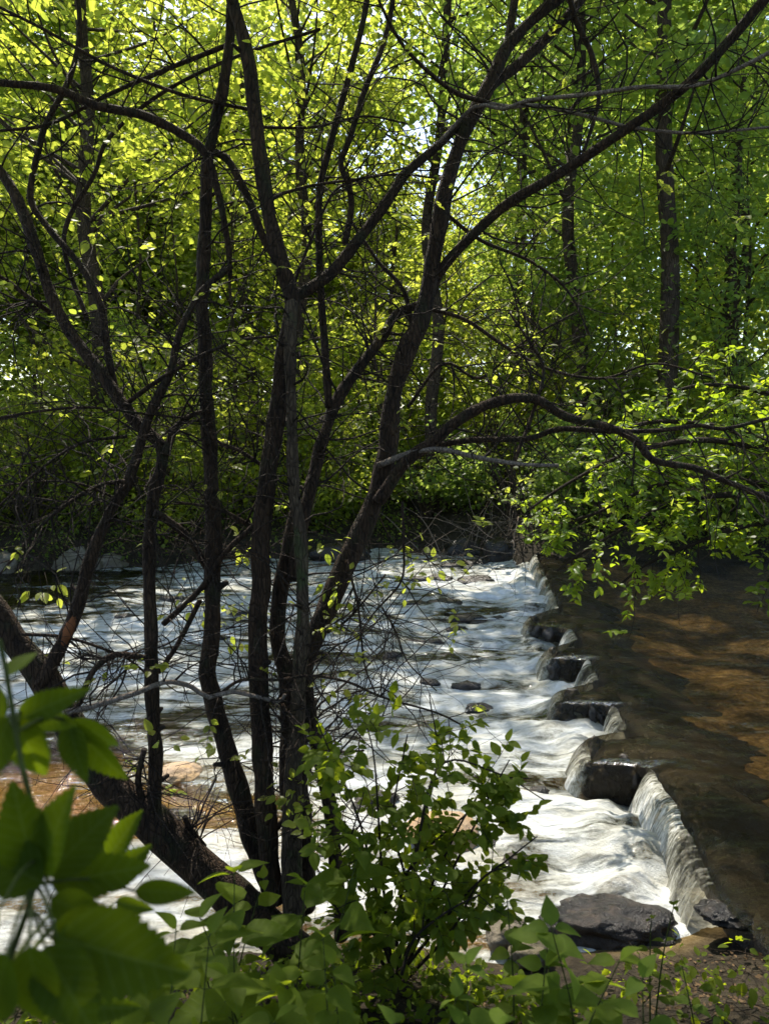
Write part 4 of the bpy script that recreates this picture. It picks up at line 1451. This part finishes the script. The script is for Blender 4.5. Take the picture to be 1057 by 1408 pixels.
rng = np.random.default_rng(51)
for (px, top, d, n, ls, st, sp, lab, mat) in [
        (792, 1248, 2.25, 5, .165, 2, .10, 'broad leaved green plant in front of the long dark boulder, tallest of the plants there', 'leaf_herb'),
        (868, 1305, 2.05, 4, .15, 2, .10, 'green plant with lit leaf edges at the right of the bottom plants, beside bare soil', 'leaf_herb'),
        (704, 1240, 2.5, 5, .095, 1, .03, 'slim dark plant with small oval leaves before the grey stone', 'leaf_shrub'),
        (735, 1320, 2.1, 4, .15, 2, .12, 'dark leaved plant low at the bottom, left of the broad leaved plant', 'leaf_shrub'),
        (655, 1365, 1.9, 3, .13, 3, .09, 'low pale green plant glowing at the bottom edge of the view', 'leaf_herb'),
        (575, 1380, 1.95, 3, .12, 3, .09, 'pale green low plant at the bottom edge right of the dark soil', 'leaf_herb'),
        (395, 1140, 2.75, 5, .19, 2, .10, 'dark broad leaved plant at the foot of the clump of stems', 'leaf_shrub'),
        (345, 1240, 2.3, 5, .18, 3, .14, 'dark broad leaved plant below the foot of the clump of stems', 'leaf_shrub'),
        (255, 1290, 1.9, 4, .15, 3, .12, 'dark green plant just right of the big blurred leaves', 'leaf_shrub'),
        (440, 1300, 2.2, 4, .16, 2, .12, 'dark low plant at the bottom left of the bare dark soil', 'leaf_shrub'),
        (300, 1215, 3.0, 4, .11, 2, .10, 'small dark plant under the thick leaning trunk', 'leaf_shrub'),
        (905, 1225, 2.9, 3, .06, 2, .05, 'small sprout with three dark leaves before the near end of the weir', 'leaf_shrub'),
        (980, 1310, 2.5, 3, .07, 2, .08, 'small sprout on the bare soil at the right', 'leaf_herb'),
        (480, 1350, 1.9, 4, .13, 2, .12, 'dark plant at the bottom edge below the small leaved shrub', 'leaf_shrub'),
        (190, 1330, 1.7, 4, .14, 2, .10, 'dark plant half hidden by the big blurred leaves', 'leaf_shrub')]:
    p = at(px, top, d)
    gz = float(ground_z(p[0], p[1]))
    make_plant('leafy_plant', p[0], p[1], max(.12, p[2] - gz), n, ls, rng, lab, 'plant', (rng.normal() * .04, .02), mat, stems=st, group='plants on the near bank', spread=sp)

# --- the shrub in the middle: small oval leaves on wiry stems
rng = np.random.default_rng(61)
sx_, sy_ = foot(545, 1345)
mid = empty('small_leaved_shrub', (sx_, sy_, float(ground_z(sx_, sy_))), 'small leaved shrub on thin wiry stems in front of the pinkish tan boulder', 'shrub')
gs, gl = Geo(), Geo()
MS = [([(540, 1345), (525, 1200), (515, 1050), (500, 985)], 3.05), ([(545, 1345), (570, 1180), (600, 1050), (590, 955)], 3.2), ([(550, 1345), (620, 1200), (670, 1100), (700, 1045)], 3.1),
      ([(560, 1250), (600, 1060), (680, 1062), (748, 1100)], 3.15), ([(545, 1345), (560, 1230), (540, 1130), (560, 1010)], 3.3),
      ([(560, 1345), (620, 1280), (660, 1210), (700, 1190)], 2.95), ([(540, 1345), (500, 1280), (480, 1180), (500, 1090)], 2.95),
      ([(545, 1345), (640, 1230), (700, 1180), (738, 1150)], 2.95), ([(540, 1345), (500, 1150), (460, 1050), (435, 990)], 3.2), ([(545, 1345), (610, 1180), (670, 1080), (730, 1070)], 3.1), ([(552, 1340), (570, 1290), (620, 1250), (660, 1230)], 2.9), ([(545, 1300), (560, 1200), (640, 1120), (690, 1075)], 3.2), ([(540, 1340), (520, 1290), (470, 1260), (430, 1180)], 2.95)]
for k, (pp, d) in enumerate(MS):
    P_ = trace(pp, 7, 2.2, sy_ if k not in (3, 10) else d, d, step=.04)
    tube(gs, *P_, 5, .05, k)
    tips = []
    twigs_on(rng, P_, 9, .08, .30, .0028, gs, tips, sub=3, smin=.22)
    for (c, dd) in tips:
        m_ = int(rng.integers(4, 8))
        dd = dd / (np.linalg.norm(dd) + 1e-9)
        for j in range(m_):                          # leaflets set in pairs along the shoot
            pj = c - dd * .035 * (j // 2)
            sd = np.cross(dd, [0, 0, 1.0]) * (1 if j % 2 else -1)
            put_leaves(gl, pj, sd * .9 + dd * .5 + rng.normal(size=3) * .22, np.array([0, -.25, 1]) + rng.normal(size=3) * .35, .060 * rng.uniform(.6, 1.3), OVAL)
gs.build('stems', M['twig'], mid)
tag(gl.build('foliage', M['leaf_shrub'], mid), kind='stuff')

# --- the sapling right in front of the lens, at the left: few big leaves
rng = np.random.default_rng(71)
sap = empty('broad_leaved_sapling', (-.52, .62, float(ground_z(-.52, .62))), 'sapling with very large toothed leaves close to the viewer at the lower left', 'sapling')
gs, gl = Geo(), Geo()
P_ = trace([(-90, 1900), (-50, 1500), (10, 1330), (55, 1180), (30, 1050), (10, 930), (0, 880)], 16, 8, .80, .98, step=.03)
P_[0][0] = (-.52, .62, float(ground_z(-.52, .62)) - .03)
tube(gs, *P_, 8, .05, 1)
BIG = [  # base px, tip px, distance, width factor, tilt
    ((78, 1288), (252, 1342), .84, .9, .2), ((70, 1290), (190, 1262), .86, .8, .4), ((10, 1310), (-20, 1420), .78, 1.0, .1), ((62, 1300), (128, 1425), .82, .9, .3), ((40, 1300), (60, 1420), .80, .9, -.1), ((0, 1250), (-110, 1330), .80, 1.0, 0),
    ((50, 1200), (14, 1088), .92, .85, .25), ((60, 1200), (80, 1092), .92, .8, -.2), ((65, 1205), (155, 1105), .93, .95, .1), ((70, 1215), (205, 1190), .95, .7, .5), ((70, 1235), (150, 1270), .90, .85, -.3), ((60, 1215), (-40, 1160), .9, 1.0, .1),
    ((185, 1225), (268, 1228), 1.0, .62, .25), ((25, 990), (110, 948), 1.05, .55, .4), ((20, 985), (60, 1075), 1.02, .85, .1), ((30, 980), (110, 1000), 1.06, .6, .4), ((15, 985), (-30, 1080), 1.0, .9, .1), ((10, 930), (48, 890), 1.08, .8, .2), ((5, 990), (-25, 930), 1.05, .8, 0),
    ((98, 990), (168, 1028), 1.12, .5, .3), ((97, 990), (170, 1085), 1.12, .55, -.1), ((95, 992), (112, 1075), 1.12, .7, -.2),
    ((140, 1220), (205, 1165), 1.25, .8, .3), ((150, 1180), (185, 1120), 1.28, .7, .2), ((160, 1240), (205, 1252), 1.28, .6, .3), ((100, 1385), (180, 1388), 1.1, .6, .3), ((150, 1200), (140, 1130), 1.3, .7, .2)]
for (b, t, d, wf, tilt) in BIG:
    p0, p1 = at(*b, d), at(*t, d + rng.uniform(-.05, .05))
    ax = p1 - p0
    L_ = np.linalg.norm(ax)
    nr = np.array([tilt * .6 + rng.normal() * .2, -1.0, .55 + rng.normal() * .2])
    V0 = NEAR[0] * np.array([wf * .92, 1, 1])
    put_leaves(gl, p0, ax, nr, L_, (V0, NEAR[1]))
    near = P_[0][int(np.argmin(np.linalg.norm(P_[0] - p0, axis=1)))]
    tube(gs, *smooth_path([near, (near + p0) / 2 + np.array([0, 0, .012]), p0], [.003, .0022, .0018], .02), 5)
gs.build('stem', M['stem'], sap)
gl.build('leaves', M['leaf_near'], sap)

# --- litter and small weeds on the near bank
rng = np.random.default_rng(81)
n = 5200
x = rng.uniform(-3.5, 3.6, n)
y = rng.uniform(1.4, 4.3, n)
ok = shore_near(x) - y > -0.02
x, y = x[ok], y[ok]
z = ground_z(x, y) + .012
g = Geo()
an = rng.uniform(0, 6.28, len(x))
put_leaves(g, np.stack([x, y, z], -1), np.stack([np.cos(an), np.sin(an), rng.normal(size=len(x)) * .25], -1), np.array([0, -.25, 1.0]) + rand_dir(rng, len(x)) * .5, rng.uniform(.012, .034, len(x)), OVAL)
tag(g.build('leaf_litter', M['litter']), 'brown fallen leaves scattered over the near bank', 'leaf litter', kind='stuff')
g = Geo()
for k in range(1500):
    xx, yy_ = rng.uniform(-2.5, 3.2), rng.uniform(1.6, 4.1)
    if shore_near(xx) - yy_ < .02:
        continue
    q, r = grow(rng, (xx, yy_, float(ground_z(xx, yy_)) + .015), (rng.normal(), rng.normal(), .1), rng.uniform(.08, .4), rng.uniform(.001, .004), .2, -.05, .04)
    q[:, 2] = np.clip(q[:, 2], ground_z(q[:, 0], q[:, 1]) + .006, ground_z(q[:, 0], q[:, 1]) + .05)
    tube(g, q, r, 4)
tag(g.build('fallen_twigs', M['twig']), 'fallen twigs and straw lying over the near bank', 'twigs', kind='stuff')
g = Geo()
n = 900
x = np.concatenate([rng.uniform(-2.4, .9, n), rng.uniform(.9, 2.6, 130)])
y = rng.uniform(1.5, 4.0, len(x))
ok = shore_near(x) - y > .05
x, y = x[ok], y[ok]
c = np.stack([x, y, ground_z(x, y) + rng.uniform(.02, .14, len(x))], -1)
clump_leaves(g, rng, c, .10, 7, .05, OVAL, flat=.4)
tag(g.build('weeds', M['leaf_shrub']), 'low dark green weeds covering the near bank', 'weeds', kind='stuff')
